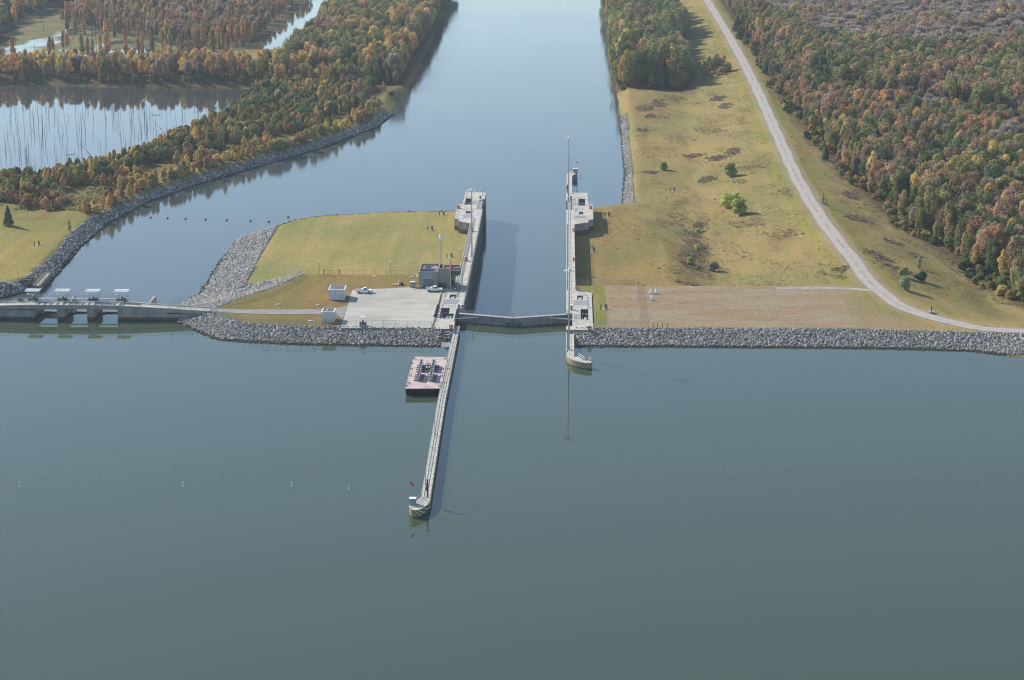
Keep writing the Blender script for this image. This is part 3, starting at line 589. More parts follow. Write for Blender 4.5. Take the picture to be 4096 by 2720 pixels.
# signal light, cabinets, flags
def signal(loc, label, hh=4.6):
    t = thing('signal_light', label, 'signal light', loc, 'boat signal lights')
    q = M(); q.cyl((0, 0, 0), (0, 0, hh), .16, .14, 8); q.build('post', DKST, t, True)
    q = M(); q.obox((-.25, -.18, 2.3), (.5, .35, 1.1)); q.build('signal_head', BLACK, t, True)
    for z, m in ((2.62, REDB), (2.02, YELLOW)): q = M(); q.cyl((-.25, -.36, z), (-.25, -.48, z), .17, n=12); q.build('lens', m, t, True)
    q = M(); q.obox((0, 0, hh + .06), (1.3, .7, .1)); q.build('platform', GALV, t, True)
    q = M(); q.cyl((-.2, .25, .2), (-.2, .25, hh - .2), .04, n=5); q.cyl((.2, .25, .2), (.2, .25, hh - .2), .04, n=5)
    for k in range(11): q.cyl((-.2, .25, .5 + .35 * k), (.2, .25, .5 + .35 * k), .03, n=4)
    q.build('ladder', GALV, t, True); return t
p = W('p4', 620, 500, 1.95); signal(p, 'signal post with red light near the striped end of the long guide wall')
p = W('r3', 180, 690, 3.0); signal((p[0] - .5, p[1], 3.0), 'signal post at the far end of the wall beside the field', 3.6)
def cabinet(loc, sz, label, m=GREYP, name='control_cabinet', cat='cabinet', group='grey control cabinets on the lock walls', roof=WHITE):
    t = thing(name, label, cat, loc, group)
    q = M(); q.box(-sz[0] / 2, -sz[1] / 2, 0.12, sz[0] / 2, sz[1] / 2, sz[2]); q.box(-sz[0] / 2 - .05, -sz[1] / 2 - .05, 0, sz[0] / 2 + .05, sz[1] / 2 + .05, .12); q.build('cabinet_body', m, t, True)
    q = M(); q.box(-sz[0] / 2 - .06, -sz[1] / 2 - .06, sz[2], sz[0] / 2 + .06, sz[1] / 2 + .06, sz[2] + .07); q.build('lid', roof, t, True)
    q = M(); q.box(-sz[0] * .38, -sz[1] / 2 - .025, .3, sz[0] * .38, -sz[1] / 2 - .002, sz[2] - .15); q.build('door', m, t, True); return t
cabinet(W('p2', 853, 522, 3.0), (.75, .9, 1.4), 'tall grey cabinet beside the machinery pit near the parked apron')
cabinet(W('p2', 935, 500, 3.0), (.7, .6, .9), 'small grey cabinet at the chamber edge next to the walkway onto the closed gates')
cabinet(W('p3', 327, 850, 3.0), (.75, 1.0, 1.6), 'grey cabinet at the gate hinge beside the bare lot')
cabinet(W('r2', 795, 492, 3.0), (.8, .9, 1.5), 'grey cabinet on the far gate block of the wall by the mown island')
cabinet(W('r3', 229, 822, 3.0), (.7, .9, 1.6), 'narrow taller grey cabinet on the far gate block of the wall by the field')
cabinet(W('r3', 175, 830, 3.0), (.7, .9, 1.2), 'lower grey cabinet at the chamber edge, far end of the wall by the field')
p = W('p4', 287, 655, 1.95); cabinet((p[0], p[1], 1.95), (1.5, 1.3, 1.55), 'white roofed box shed on the striped end of the long guide wall', PANELB, 'equipment_shed', 'shed', None)
p = W('r3', 324, 262, ZG); cabinet((p[0], p[1], ZG), (2.0, 1.6, 1.9), 'white roofed box shed on the splayed end of the low guide wall', PANELB, 'equipment_shed', 'shed', None)
def pennant(loc, h, label, s=1.0):
    t = thing('flag', label, 'flag', loc); q = M(); q.cyl((0, 0, 0), (0, 0, h), .03, n=6); q.build('staff', GALV, t, True)
    q = M(); n = 7; v = []
    for i in range(n):
        a = i / (n - 1); x = a * .75 * s; y = .14 * math.sin(a * 6); dz = -.55 * a * a * s
        v += [(x - .1 * s, y, h + .15 + dz), (x - .05 * s, y + .05, h - (.55 - .15 * a) * s + dz)]
    f = [(2 * i, 2 * i + 1, 2 * i + 3, 2 * i + 2) for i in range(n - 1)]; q.add(v, f); q.add([(x, y + .03, z) for x, y, z in v], [g[::-1] for g in f]); q.build('cloth', REDB, t, True)
p = W('p4', 238, 640, 1.95); pennant((p[0], p[1] + .9, 1.95), 5.0, 'red flag on a thin staff at the striped end of the long guide wall', 1.15)
p = W('r3', 347, 250, ZG); pennant((p[0], p[1] + .9, ZG), 4.7, 'red flag on a thin staff at the splayed end of the low guide wall')
def lifebox(loc, label, m=RED):
    t = thing('lifebuoy_cabinet', label, 'lifebuoy cabinet', loc, 'red lifebuoy cabinets on the lock')
    q = M(); q.box(-.52, -.4, .1, .52, .4, 1.0); q.box(-.4, -.3, 0, .4, .3, .1); q.build('cabinet_body', m, t, True)
    q = M(); v = [(-.58, -.46, 1.0), (.58, -.46, 1.0), (.58, .46, 1.0), (-.58, .46, 1.0), (-.58, -.46, 1.06), (.58, -.46, 1.06), (.58, .46, 1.2), (-.58, .46, 1.2)]; q.add(v, [(0, 3, 2, 1), (4, 5, 6, 7), (0, 1, 5, 4), (2, 3, 7, 6), (1, 2, 6, 5), (3, 0, 4, 7)]); q.build('lid', m, t, True)
    q = M(); q.box(-.24, -.412, .35, .20, -.403, .8); q.build('notice', WHITE, t, True); return t
lb = lifebox(W('r2', 228, 745, 3.0), 'red cabinet at the outer edge of the far gate block by the mown island')
for k, x, y, z, s in (('B', 1097, 1196, 3, 'red cabinet on the wall just beyond the control building'), ('r2', 575, 1335, 3, 'red cabinet on the wall just before the far gate block by the mown island'), ('p1', 1580, 1390, 3.05, 'red cabinet in the shade before the control building door'),
                      ('p2', 655, 1040, 3, 'red cabinet at the head of the green boat'), ('r3', 640, 1024, 3, 'red cabinet on the far gate block beside the field'), ('C', 231, 1028, 3, 'red cabinet on the wall by the field, next to the far gate block'),
                      ('C', 234, 1313, 3, 'red cabinet midway along the wall by the field'), ('p3', 508, 300, 3, 'red cabinet with a white notice beside the bright grass strip'), ('p3', 850, 1425, 3, 'red cabinet at the corner above the dam rocks')):
    dup(lb, W(k, x, y, z), s)
t = thing('camera_mast', 'short mast with a cross bar at the far wall tip by the mown island', 'camera mast', W('r2', 860, 430, 3.0))
q = M(); q.cyl((0, 0, 0), (0, 0, 3.6), .09, n=8); q.build('post', GREENST, t, True); q = M(); q.box(-.6, -.15, 3.3, .6, .15, 3.42); q.rail([(-.6, 0, 3.4), (.9, 0, 3.4)], h=.7, step=.5); q.build('platform', WHITE, t, True)
q = M(); q.obox((1.0, 0, 3.7), (.25, .3, .55)); q.build('horn_box', DKST, t, True)

# ------------------------------------------------------------------ control building, sheds, yard
cb = thing('control_building', 'grey block control building with a roll up door and a jutting windowed cab', 'building', (-43, 656, 3.05))
q = M(); q.prism(rect(-48.8, 652.8, -42.2, 665.3), 3.05, 8.65, 0, 1, holes=[rect(-48.4, 653.2, -42.6, 664.9)], zh=7.75, mh=2)
q.prism(rect(-42.2, 653.4, -38.1, 659.3), 3.05, 9.75, 0, 1, holes=[rect(-41.9, 653.8, -38.1 - .01, 658.9)], zh=8.95, mh=2); q.prism(rect(-38.1, 655.6, -36.6, 659.3), 3.05, 6.6, 0, 1); q.build('wall', [WHITE if False else BRICK, BRICK, ROOFT], cb)
q = M(); c8 = [(-38.1, 654.4), (-34.7, 654.4), (-34.7, 659.3), (-38.1, 659.3)]; q.prism(c8, 8.72, 9.75, 0, 0, holes=[rect(-38.05, 654.8, -35.1, 658.9)], zh=9.0, mh=1)
v = [(-38.1, 654.4, 7.45), (-34.7, 654.4, 7.45), (-34.7, 659.3, 7.45), (-38.1, 659.3, 7.45), (-38.1, 655.5, 6.3), (-36.5, 655.5, 6.3), (-36.5, 659.3, 6.3), (-38.1, 659.3, 6.3)]
q.add(v, [(0, 3, 2, 1)[::-1], (4, 7, 6, 5), (0, 4, 5, 1), (1, 5, 6, 2), (2, 6, 7, 3)]); q.build('control_cab', [BRICK, ROOFT], cb)
q = M(); q.box(-38.0, 654.55, 7.45, -34.82, 659.2, 8.72); wn = q.build('window', GLASS, cb)
q = M()
for x in np.linspace(-38.0, -34.82, 6): M().box(x - .05, 654.5, 7.45, x + .05, 654.545, 8.72).build('mullion', GREYP, wn)
for y in np.linspace(655.5, 659.1, 5): M().box(-34.815, y - .05, 7.45, -34.77, y + .05, 8.72).build('mullion', GREYP, wn)
q = M(); q.box(-38.15, 654.36, 8.72, -34.66, 654.39, 8.86); q.build('sill_band', WHITE, cb)
q = M(); q.box(-47.05, 652.72, 3.05, -44.0, 652.79, 6.5, 0)
for z in np.arange(3.3, 6.5, .3): q.box(-47.05, 652.70, z, -44.0, 652.72, z + .03, 1)
q.build('roll_door', [DOORB, GREYP], cb)
q = M(); q.box(-47.1, 652.70, 6.6, -43.95, 652.79, 8.6); q.build('lintel_panel', PANELB, cb)
q = M(); q.box(-47.1, 652.55, 6.5, -43.95, 652.69, 6.6); q.build('door_canopy', WHITE, cb)
q = M(); q.box(-37.75, 655.52, 3.05, -37.0, 655.59, 5.2, 0); q.build('door', GLASS, cb)
for y in (657.3, 661.2): M().box(-47.9, y, 7.75, -43.4, y + .3, 8.75).build('roof_screen', PANELB, cb)
for c_, sz_, m_ in (((-47.2, 659.6, 8.1), (1.0, 1.2, .7), PANELB), ((-43.4, 659.0, 8.35), (.9, .9, 1.2), WHITE), ((-43.2, 655.2, 8.1), (.9, .8, .7), PANELB), ((-40.7, 657.8, 9.3), (.5, .5, .8), WHITE), ((-41.3, 658.5, 9.4), (.7, .3, 1.2), DKST)): M().obox(c_, sz_).build('roof_unit', m_, cb)
M().cyl((-47.3, 659.9, 8.45), (-47.3, 659.9, 9.2), .22, .1, 8).build('roof_vent', WHITE, cb); M().cyl((-44.9, 660.3, 8.4), (-43.95, 660.3, 8.4), .2, n=8).build('roof_duct', WHITE, cb)
M().obox((-41.4, 653.1, 3.95), (.9, .45, 1.7)).build('wall_rack', DKST, cb); M().obox((-39.9, 653.1, 3.95), (.9, .45, 1.7)).build('wall_rack', RUST, cb)
q = M(); q.ball((-49.1, 653.6, 7.0), .45, 8); q.build('satellite_dish', WHITE, cb, smooth=True)
t = thing('lattice_tower', 'slim lattice radio tower with a white drum dish behind the control building', 'radio tower', (-42.0, 666.2, 3.0)); q = M(); hh = 15.5; L3 = [(.34 * math.cos(a), .34 * math.sin(a)) for a in (-.52, 1.57, 3.67)]
for x, y in L3: q.cyl((x, y, 0), (x, y, hh), .045, n=5)
for k in range(26):
    for i in range(3): a, b2 = L3[i], L3[(i + 1) % 3]; q.cyl(a + (k * .6,), b2 + (k * .6 + .6,), .022, n=4)
q.build('mast', GALV, t, True); q = M(); q.lathe((0, -.1, hh - 1.9), [(0, 0), (.4, .1), (.6, .5), (.6, 1.5), (.4, 1.85), (0, 1.95)], 14); q.build('drum_dish', WHITE, t, True, True); q = M(); q.box(-.5, -.12, 9.4, .9, .12, 9.55); q.build('antenna_arm', GALV, t, True)
p = W('p1', 1408, 1345, 3.05); t = thing('flagpole', 'white flagpole with a limp red flag hanging before the control building', 'flagpole', p); q = M(); q.cyl((0, 0, 0), (0, 0, 15.5), .085, .05, 8); q.build('pole', WHITE, t, True); q = M(); q.ball((0, 0, 15.6), .14, 8); q.build('finial', WHITE, t, True, True)
q = M(); v = []; n = 9
for j in range(8):
    z = 10.2 - j * .47; wdt = .12 + .62 * (j / 7) ** 1.3 * (1 if j < 7 else .6)
    for i in range(n): a = i / (n - 1); v.append((.09 + a * wdt, .10 * math.sin(a * 9 + j * .5) * (1 - .3 * a), z + .1 * math.sin(a * 5)))
f = [(j * n + i, j * n + i + 1, (j + 1) * n + i + 1, (j + 1) * n + i) for j in range(7) for i in range(n - 1)]; q.add(v[:5 * n], [g for g in f if g[0] < 4 * n - 1], 1) if False else None
q.add(v, [g for g in f if g[0] < 3 * n], 1); q.add(v, [g for g in f if g[0] >= 3 * n], 0); q.build('cloth', [REDB, DKST], t, True)
def shed(x0, y0, x1, y1, h, label, extra):
    t = thing('block_shed', label, 'shed', ((x0 + x1) / 2, (y0 + y1) / 2, 3.0), 'flat roofed white sheds in the yard')
    q = M(); q.prism(rect(x0, y0, x1, y1), 2.95, 3 + h - .18, 0, 0); nrib = int((x1 - x0) / .3)
    for i in range(nrib): q.box(x0 + (i + .3) * (x1 - x0) / nrib, y0 - .03, 3, x0 + (i + .6) * (x1 - x0) / nrib, y0 - .001, 3 + h - .2, 0)
    q.build('wall', SHEDM, t); q = M(); e = .05; q.prism(rect(x0 - e, y0 - e, x1 + e, y1 + e), 3 + h - .18, 3 + h, 0, 0, holes=[rect(x0 + .28, y0 + .28, x1 - .28, y1 - .28)], zh=3 + h - .16, mh=1); q.build('roof', [WHITE, ROOFD], t)
    return t
s1 = shed(-77.4, 635.9, -72.1, 642.1, 3.5, 'larger white block shed with a flat roof beside the apron corner', 0)
q = M(); q.quad((-76.9, 636.4, 6.36), (-76.2, 636.4, 6.36), (-75.9, 639, 6.36), (-76.9, 640.5, 6.36)); q.build('tarp', mat('blue tarp', (.16, .24, .36), .6, .1), s1)
s2 = shed(-76.3, 607.2, -72.25, 612.0, 3.4, 'smaller white block shed with a roof vent close to the dam rocks', 0)
q = M(); q.ball((-74.5, 609.3, 6.45), .38, 8, sz=.7); q.build('roof_vent', WHITE, s2, smooth=True); q = M(); q.obox((-72.0, 610.6, 4.2), (.45, 1.1, 1.6)); q.build('air_conditioner', WHITE, s2)
def pickup(loc, label, ext=False):
    t = thing('pickup_truck', label, 'pickup truck', loc, 'white pickup trucks on the apron'); L, w2 = 5.6, .95; q = M()
    c0, c1 = (-.55, 1.05) if ext else (-.2, 1.05)
    def slabs(pts, y, m): pass
    prof = [(-2.8, .55), (-2.8, 1.12), (2.35, 1.15), (2.78, .98), (2.8, .5)]; wh = (-1.75, 1.78)
    v = [(x, -w2, z) for x, z in prof] + [(x, w2, z) for x, z in prof]; n = len(prof); q.add(v, [tuple(range(n))[::-1], tuple(range(n, 2 * n))] + [(i, (i + 1) % n, n + (i + 1) % n, n + i) for i in range(n)]); q.box(-2.75, -.9, .42, 2.7, .9, .56)
    q.box(-2.78, -w2 - .0, 1.12, c0 - .05, -w2 + .09, 1.3); q.box(-2.78, w2 - .09, 1.12, c0 - .05, w2, 1.3); q.box(-2.8, -w2, 1.1, -2.7, w2, 1.3); q.build('body', WHITE, t, True)
    q = M(); rf = [(c0 - .05, 1.15), (c0 + .1, 1.82), (c1 - .35, 1.85), (c1 + .45, 1.16)]; n = 4; v = [(x, -w2 + (.03 if z < 1.3 else .16), z) for x, z in rf] + [(x, w2 - (.03 if z < 1.3 else .16), z) for x, z in rf]
    q.add(v, [(0, 1, 2, 3)[::-1], (4, 5, 6, 7), (0, 1, 5, 4), (1, 2, 6, 5), (2, 3, 7, 6)]); q.build('cab', WHITE, t, True)
    sg = ((c0 + .15, c0 + .62), (c0 + .72, c1 - .28)) if ext else ((c0 + .2, c1 - .3),)
    for sgn in (-1, 1):
        for a, b2 in sg:
            e = .38 if b2 == c1 - .3 or b2 == c1 - .28 else .04; y0_, y1_ = sgn * (w2 - .045), sgn * (w2 - .15); M().quad((a, y0_ + sgn * .012, 1.24), (b2 + e, y0_ + sgn * .012, 1.24), (b2, y1_ + sgn * .012, 1.76), (a + .04, y1_ + sgn * .012, 1.76)).build('side_window', GLASS, t, True)
    q = M(); q.quad((c1 + .40, -.78, 1.24), (c1 + .40, .78, 1.24), (c1 - .29, .70, 1.80), (c1 - .29, -.70, 1.80)); q.build('windscreen', GLASS, t, True)
    q = M(); q.box(-2.65, -.82, 1.125, c0 - .55, .82, 1.135); q.build('bed_floor', GREYP, t, True); q = M(); q.box(c0 - .62, -.85, 1.14, c0 - .12, .85, 1.48); q.build('toolbox', WHITE, t, True)
    q = M(); q.box(2.72, -.94, .42, 2.88, .94, .72); q.build('bumper', DKST, t, True)
    for x in wh:
        for sgn in (-1, 1):
            q = M(); q.cyl((x, sgn * .98, .40), (x, sgn * .72, .40), .40, n=16); wl = q.build('wheel', BLACK, t, True); q = M(); q.cyl((x, sgn * .995, .40), (x, sgn * .982, .40), .22, n=12); q.build('rim', GALV, wl, True)
    return t
p = W('p8', 1150, 352, 3.05); pickup((p[0], p[1] + .9, 3.05), 'white single cab pickup parked at the far corner of the apron')
p = W('p1', 845, 1462, 3.05); pickup((p[0], p[1] + .9, 3.05), 'white extended cab pickup parked in front of the roll up door', True)
p = W('p8', 1120, 1215, 3.05); t = thing('tractor', 'small dark tractor with a white sun canopy at the apron edge by the rocks', 'tractor', (p[0], p[1] + .6, 3.05))
q = M(); q.box(-.4, -1.3, .5, .4, .8, 1.15); q.box(-.75, -1.0, .55, .75, -.35, .95); q.build('body', DKST, t, True); q = M(); q.obox((0, .3, 1.35), (.55, .5, .5)); q.build('seat', BLACK, t, True); q = M(); q.box(-.65, -.1, 2.75, .65, 1.0, 2.83); q.build('canopy', WHITE, t, True)
q = M()
for x in (-.55, .55): q.cyl((x, .85, 1), (x, .85, 2.8), .035, n=6)
q.build('roll_bar', GALV, t, True); q = M(); q.box(-.95, -1.9, .25, .95, -1.45, .75); q.build('front_bucket', mat('dull bucket', (.38, .36, .30), .7, .2), t, True)
for x in (-.85, .85):
    q = M(); q.cyl((x - .2, .5, .62), (x + .2, .5, .62), .62, n=16); q.build('wheel', BLACK, t, True); q = M(); q.cyl((x * .85 - .13, -.95, .4), (x * .85 + .13, -.95, .4), .4, n=14); q.build('wheel', BLACK, t, True)
t = thing('pipe_rack', 'low dark pipe rack on the grass before the smaller white shed', 'rack', W('p8', 190, 1190, 3.0)); q = M()
for x in np.linspace(-1.5, 1.5, 4):
    for y in (-.4, .5): q.cyl((x, y, 0), (x, y, 1.1), .05, n=5)
    q.cyl((x, -.4, 1), (x, .5, 1), .05, n=5)
q.build('frame', DKST, t, True); q = M()
for k in range(5): q.cyl((-1.9, -.3 + k * .18, 1.1), (1.8, -.35 + k * .2, 1.1), .06, n=6)
q.build('pipe', GALV, t, True)
p = W('p1', 85, 1310, 3.0); cabinet((p[0], p[1] + .5, 3), (1.7, 1.1, 1.9), 'white topped generator box on the grass left of the control building', GREYP, 'generator', 'generator', None)
p = W('p1', 350, 1335, 3.05); cabinet((p[0], p[1] + .2, 3.05), (1.1, .6, .75), 'low reddish planter box at the left corner of the control building', BRICKR, 'planter_box', 'planter', None)
t = thing('barbecue_grill', 'dark post barbecue grill between the generator and the building', 'grill', W('p1', 205, 1270, 3.0)); q = M(); q.cyl((0, 0, 0), (0, 0, 1.0), .05, n=6); q.build('post', DKST, t, True); q = M(); q.box(-.35, -.22, 1.0, .35, .22, 1.22); q.build('firebox', BLACK, t, True)
t = thing('masonry_pile', 'broken reddish masonry pile on the grass left of the generator', 'rubble', W('F', 1390, 285, 3.0)); q = M(); q.obox((-.6, .4, .12), (2.2, 2.4, .25), .1); q.build('slab', BRICKR, t, True); q = M(); q.obox((.6, .6, .55), (.9, 1, 1.1), .2); q.obox((.5, .8, 1.3), (.5, .6, .5), .4); q.build('block', mat('pale block', (.45, .40, .36), .9, .2), t, True); q = M(); q.obox((1.4, .4, .4), (.7, .8, .8), .5); q.build('bin', DKST, t, True)
for k, (v_, x, y, s) in enumerate((('q8', 952, 966, 'pale round manhole lid on the grass midway between shed and bridge end'), ('q8', 1318, 972, 'grey raised manhole lid in front of the larger shed'), ('q8', 1247, 1117, 'raised manhole lid on the grass left of the smaller shed'), ('q8', 1838, 707, 'flat lid on the grass near the post and rail fence'), ('q8', 2185, 713, 'flat pale lid near the left wall of the control building'))):
    p = W(v_, x, y, 3.0); q = M(); q.cyl((p[0], p[1], 2.95), (p[0], p[1], 3.22), .75, .72, 16); q.cyl((p[0], p[1], 3.22), (p[0], p[1], 3.28), .5, n=14); tag(q.build('manhole_lid', CONC), s, 'manhole lid', 'manhole lids on the yard grass')
for k, (x, y) in enumerate(((340, 522), (320, 600), (300, 672), (287, 728))):
    p = W('p2', x, y, 3.05); t = thing('waste_bin', ['blue bin farthest from the rocks in the row along the apron edge', 'second blue bin from the far end of the row along the apron edge', 'blue bin just behind the nearest one in the row along the apron edge', 'blue bin nearest the rocks in the row along the apron edge'][k], 'bin', (p[0], p[1], 3.05), 'blue bins along the apron edge')
    q = M(); v = [(-.32, -.36, 0), (.32, -.36, 0), (.32, .36, 0), (-.32, .36, 0), (-.42, -.46, .95), (.42, -.46, .95), (.42, .46, .95), (-.42, .46, .95)]; q.add(v, [(0, 3, 2, 1), (4, 5, 6, 7), (0, 1, 5, 4), (1, 2, 6, 5), (2, 3, 7, 6), (3, 0, 4, 7)]); q.build('bin_body', BLUE, t, True); q = M(); q.obox((0, 0, 1.0), (.9, .98, .09)); q.build('lid', DKST, t, True)
t = thing('parking_kerb', 'faded yellow timber rail along the edge of the apron', 'kerb', (-40.9, 636, 3.05)); q = M(); q.box(-41.0, 628.5, 3.05, -40.75, 645.5, 3.5); q.build('timber', YELLOW, t)
t = thing('kerb_wall', 'low pale kerb wall in front of the blue bins', 'kerb', (-41.2, 622, 3.05)); q = M(); q.box(-41.45, 614.5, 3.05, -41.1, 630, 3.75); q.build('wall', CONC, t)

# barge and its load
ZB = 2.0; bc = [W('p5', x, y, ZB)[:2] for x, y in ((155, 1108), (1165, 1103), (1225, 1000), (1335, 290), (1290, 205), (420, 192), (362, 250))]
bx0, by0 = bc[0]; t = thing('work_barge', 'flat work barge with a pinkish deck moored to the long guide wall', 'barge', (-39.7, 555, ZB)); q = M()
dk = [(-44.55, 539.2), (-34.75, 539.2), (-34.75, 571.0), (-35.3, 572.0), (-44.3, 572.0), (-44.9, 571.0)]
dk = [bc[0], bc[1], (bc[1][0] + .1, bc[3][1]), bc[4], bc[5], (bc[0][0] - .05, bc[6][1])]
n = len(dk); v = [(x, y, ZB) for x, y in dk] + [(x, y + (0.25 if i < 2 else 0), .9) for i, (x, y) in enumerate(dk)] + [(x, y + (2.6 if i < 2 else (-2 if i in (3, 4) else 0)), -.7) for i, (x, y) in enumerate(dk)]
f = [((i + 1) % n + o, i + o, i + n + o, (i + 1) % n + n + o) for o in (0, n) for i in range(n)]; q.add(v, f); q.build('hull', HULL, t)
q = M(); q.prism(dk, ZB, ZB + .06); q.build('deck', DECKP, t)
q = M()
for i in range(n): q.cyl(dk[i] + (ZB + .05,), dk[(i + 1) % n] + (ZB + .05,), .07, n=6)
q.build('deck_edge', mat('pale deck edge', (.62, .52, .45), .7, .2), t)
for px_, py_ in ((205, 1040), (1130, 1050), (410, 260), (1290, 265), (350, 395), (330, 555), (300, 750), (245, 950), (1185, 760), (1150, 955), (1225, 560), (1240, 680)):
    p = W('p5', px_, py_, ZB); q = M()
    for e in (-.22, .22): q.cyl((p[0] + e, p[1], ZB + .05), (p[0] + e, p[1], ZB + .5), .1, n=8)
    q.cyl((p[0] - .4, p[1], ZB + .35), (p[0] + .4, p[1], ZB + .35), .05, n=6); q.build('bollard', RUST, t)
def bulkhead(p, label):
    t = thing('steel_bulkhead', label, 'bulkhead', p, 'grey steel bulkheads stacked on the barge')
    q = M(); o = [(-.45, 0), (.45, 0), (.45, 6.9), (.15, 7.5), (-.15, 7.5), (-.45, 6.9)]; i_ = [(-.30, .25), (.30, .25), (.30, 6.7), (.1, 7.2), (-.1, 7.2), (-.30, 6.7)]
    q.prism(o, .22, 1.75, 0, 0, holes=[i_], zh=.8, mh=0); q.build('shell', BULK, t, True); q = M()
    for y in (1.6, 3.4, 5.2): q.box(-.3, y, 1.3, .3, y + .12, 1.7)
    q.build('rib', GALV, t, True)
    for y in (.15, 2.2, 4.2, 6.2): q = M(); q.box(-1.35, y, 0, 1.55, y + .28, .2); q.build('timber_bearer', MARKER, t, True)
    return t
b0 = bulkhead(W('p5', 512, 892, ZB + .07), 'steel bulkhead at the near left of the four on the barge')
p1_ = W('p5', 875, 896, ZB + .07); dup(b0, p1_, 'steel bulkhead at the near right of the four on the barge')
for p, s in ((b0.location, 'steel bulkhead at the far left of the four on the barge'), (Vector(p1_), 'steel bulkhead at the far right of the four on the barge')): dup(b0, (p[0] - .05, p[1] + 9.6, p[2]), s)
p = W('p5', 735, 575, ZB + .07); t = thing('lattice_beam', 'pale lattice lifting beam lying between the far bulkheads on the barge', 'lifting beam', p); q = M()
for x in (-.25, .25):
    for z in (.2, .75): q.cyl((x, 0, z), (x * .5, 8, z), .06, n=6)
for k in range(11): q.cyl((-.25, k * .75, .2), (.25, k * .75 + .35, .75), .04, n=5); q.cyl((.25, k * .75, .2), (-.25, k * .75 + .35, .75), .04, n=5)
q.build('truss', GALV, t, True)
p = W('p5', 815, 520, ZB + .07); t = thing('hose_coil', 'black coil with a white ring in the middle of the barge deck', 'coil', p); q = M()
for k in range(4):
    r_ = 1.0 - .1 * k; q.tube([(r_ * math.cos(a), r_ * 1.6 * math.sin(a), .12 + .16 * k) for a in np.linspace(0, 2 * math.pi, 17)], .13)
q.build('coil', BLACK, t, True); q = M(); q.tube([(.5 * math.cos(a), .9 * math.sin(a) - 1.4, .75) for a in np.linspace(0, 2 * math.pi, 15)], .1); q.build('ring', WHITE, t, True)
for k, (a, b2, s) in enumerate((((1260, 495), (1525, 515), 'mooring line from the far end of the barge across the guide wall'), ((1200, 880), (1430, 945), 'mooring line from the near end of the barge across the guide wall'))):
    pa, pb = W('p5', *a, ZB + .3), W('p5', *b2, 2.2); q = M(); q.tube([Vector(pa).lerp(Vector(pb), i / 5) - Vector((0, 0, .25 * math.sin(math.pi * i / 5))) for i in range(6)], .06); tag(q.build('mooring_line', ROPE), s, 'mooring line', 'mooring lines of the barge')
# boat on its ramp
q = M(); v = [(-37.9, 603, 2.98), (-34.45, 603, 2.98), (-34.5, 585.5, -.9), (-37.2, 585.5, -.9), (-37.9, 603, -2), (-34.45, 603, -2), (-34.5, 585.5, -2), (-37.2, 585.5, -2)]
q.add(v, [(0, 3, 2, 1), (0, 4, 7, 3), (1, 2, 6, 5), (3, 7, 6, 2)]); struct(q.build('boat_ramp', mat('ramp concrete', (.34, .34, .33), .9, .2, .5)))
sl_ = math.atan(3.88 / 17.5); p = W('p2', 563, 1215, 1.75); t = thing('jon_boat', 'flat green boat with three benches hauled up beside the guide wall', 'boat', p); t.rotation_euler = (sl_, 0, 0.02)
q = M(); o = [(-.62, -2.6), (.62, -2.6), (.85, -1.5), (.85, 2.0), (.6, 2.6), (-.6, 2.6), (-.85, 2.0), (-.85, -1.5)]; q.prism(o, .05, .62, 0, 0, holes=[[(x * .88, y * .95) for x, y in o]], zh=.16, mh=1); q.build('hull', [BOATG, mat('boat inside', (.05, .07, .06), .8, .2)], t, True)
for y in (-1.9, 0, 1.7): q = M(); q.box(-.74, y - .22, .42, .74, y + .22, .50); q.build('bench', mat('bench', (.50, .53, .46), .7, .1), t, True)
q = M(); q.box(-.17, -3.0, .2, .17, -2.65, 1.0); q.cyl((0, -2.85, -.3), (0, -2.85, .3), .08, n=6); q.build('outboard_motor', BLACK, t, True)

# ------------------------------------------------------------------ gated spillway under the road bridge
YF = 619.5
def xz(px, py): p = CAM; d = fw + rt * (px - 2048) / FPX - up * (py - 1360) / FPX; s = YF / d[1]; return (float(d[0] * s), float(HCAM + d[2] * s))
top = [xz(x * .38119, 1100 + y * .38119) for x, y in ((-200, 336), (0, 326), (150, 321), (300, 319), (700, 320), (1000, 322), (1250, 328), (1450, 338), (1700, 353), (1950, 369), (2165, 384))]
top.append((-114.3, 3.12))
def ztop(x): return float(np.interp(x, [p[0] for p in top], [p[1] for p in top]))
sp_ = thing('spillway_bridge', 'gated concrete spillway with a road bridge across its piers', 'spillway', (-150, 622, 4.5))
q = M(); XS = [p[0] for p in top]; v = []
for x in XS: z = ztop(x); v += [(x, YF, z - 1.15), (x, YF, z), (x, YF + 4.7, z), (x, YF + 4.7, z - .9)]
f = []
for i in range(len(XS) - 1):
    a = 4 * i; b2 = a + 4; f += [(a + 1, b2 + 1, b2 + 2, a + 2), (a, b2, b2 + 1, a + 1), (a + 2, b2 + 2, b2 + 3, a + 3), (a + 3, b2 + 3, b2, a)]
f += [(0, 1, 2, 3), tuple(4 * (len(XS) - 1) + k for k in (3, 2, 1, 0))]
q.add(v, f, 0); q.m = [1 if (k % 4 == 1 and k < 4 * (len(XS) - 1)) else 0 for k in range(len(q.f))]; q.build('deck', [CONC, BRIDGEC], sp_)
q = M()
for yy, hh in ((YF + .12, .22), (YF + 4.45, .30)):
    for i in range(len(XS) - 1):
        x0, x1 = XS[i], XS[i + 1]; z0, z1 = ztop(x0), ztop(x1); q.add([(x0, yy - .1, z0 + .002), (x1, yy - .1, z1 + .002), (x1, yy + .12, z1 + .002), (x0, yy + .12, z0 + .002), (x0, yy - .1, z0 + hh), (x1, yy - .1, z1 + hh), (x1, yy + .12, z1 + hh), (x0, yy + .12, z0 + hh)], [(0, 3, 2, 1), (4, 5, 6, 7), (0, 1, 5, 4), (1, 2, 6, 5), (2, 3, 7, 6), (3, 0, 4, 7)])
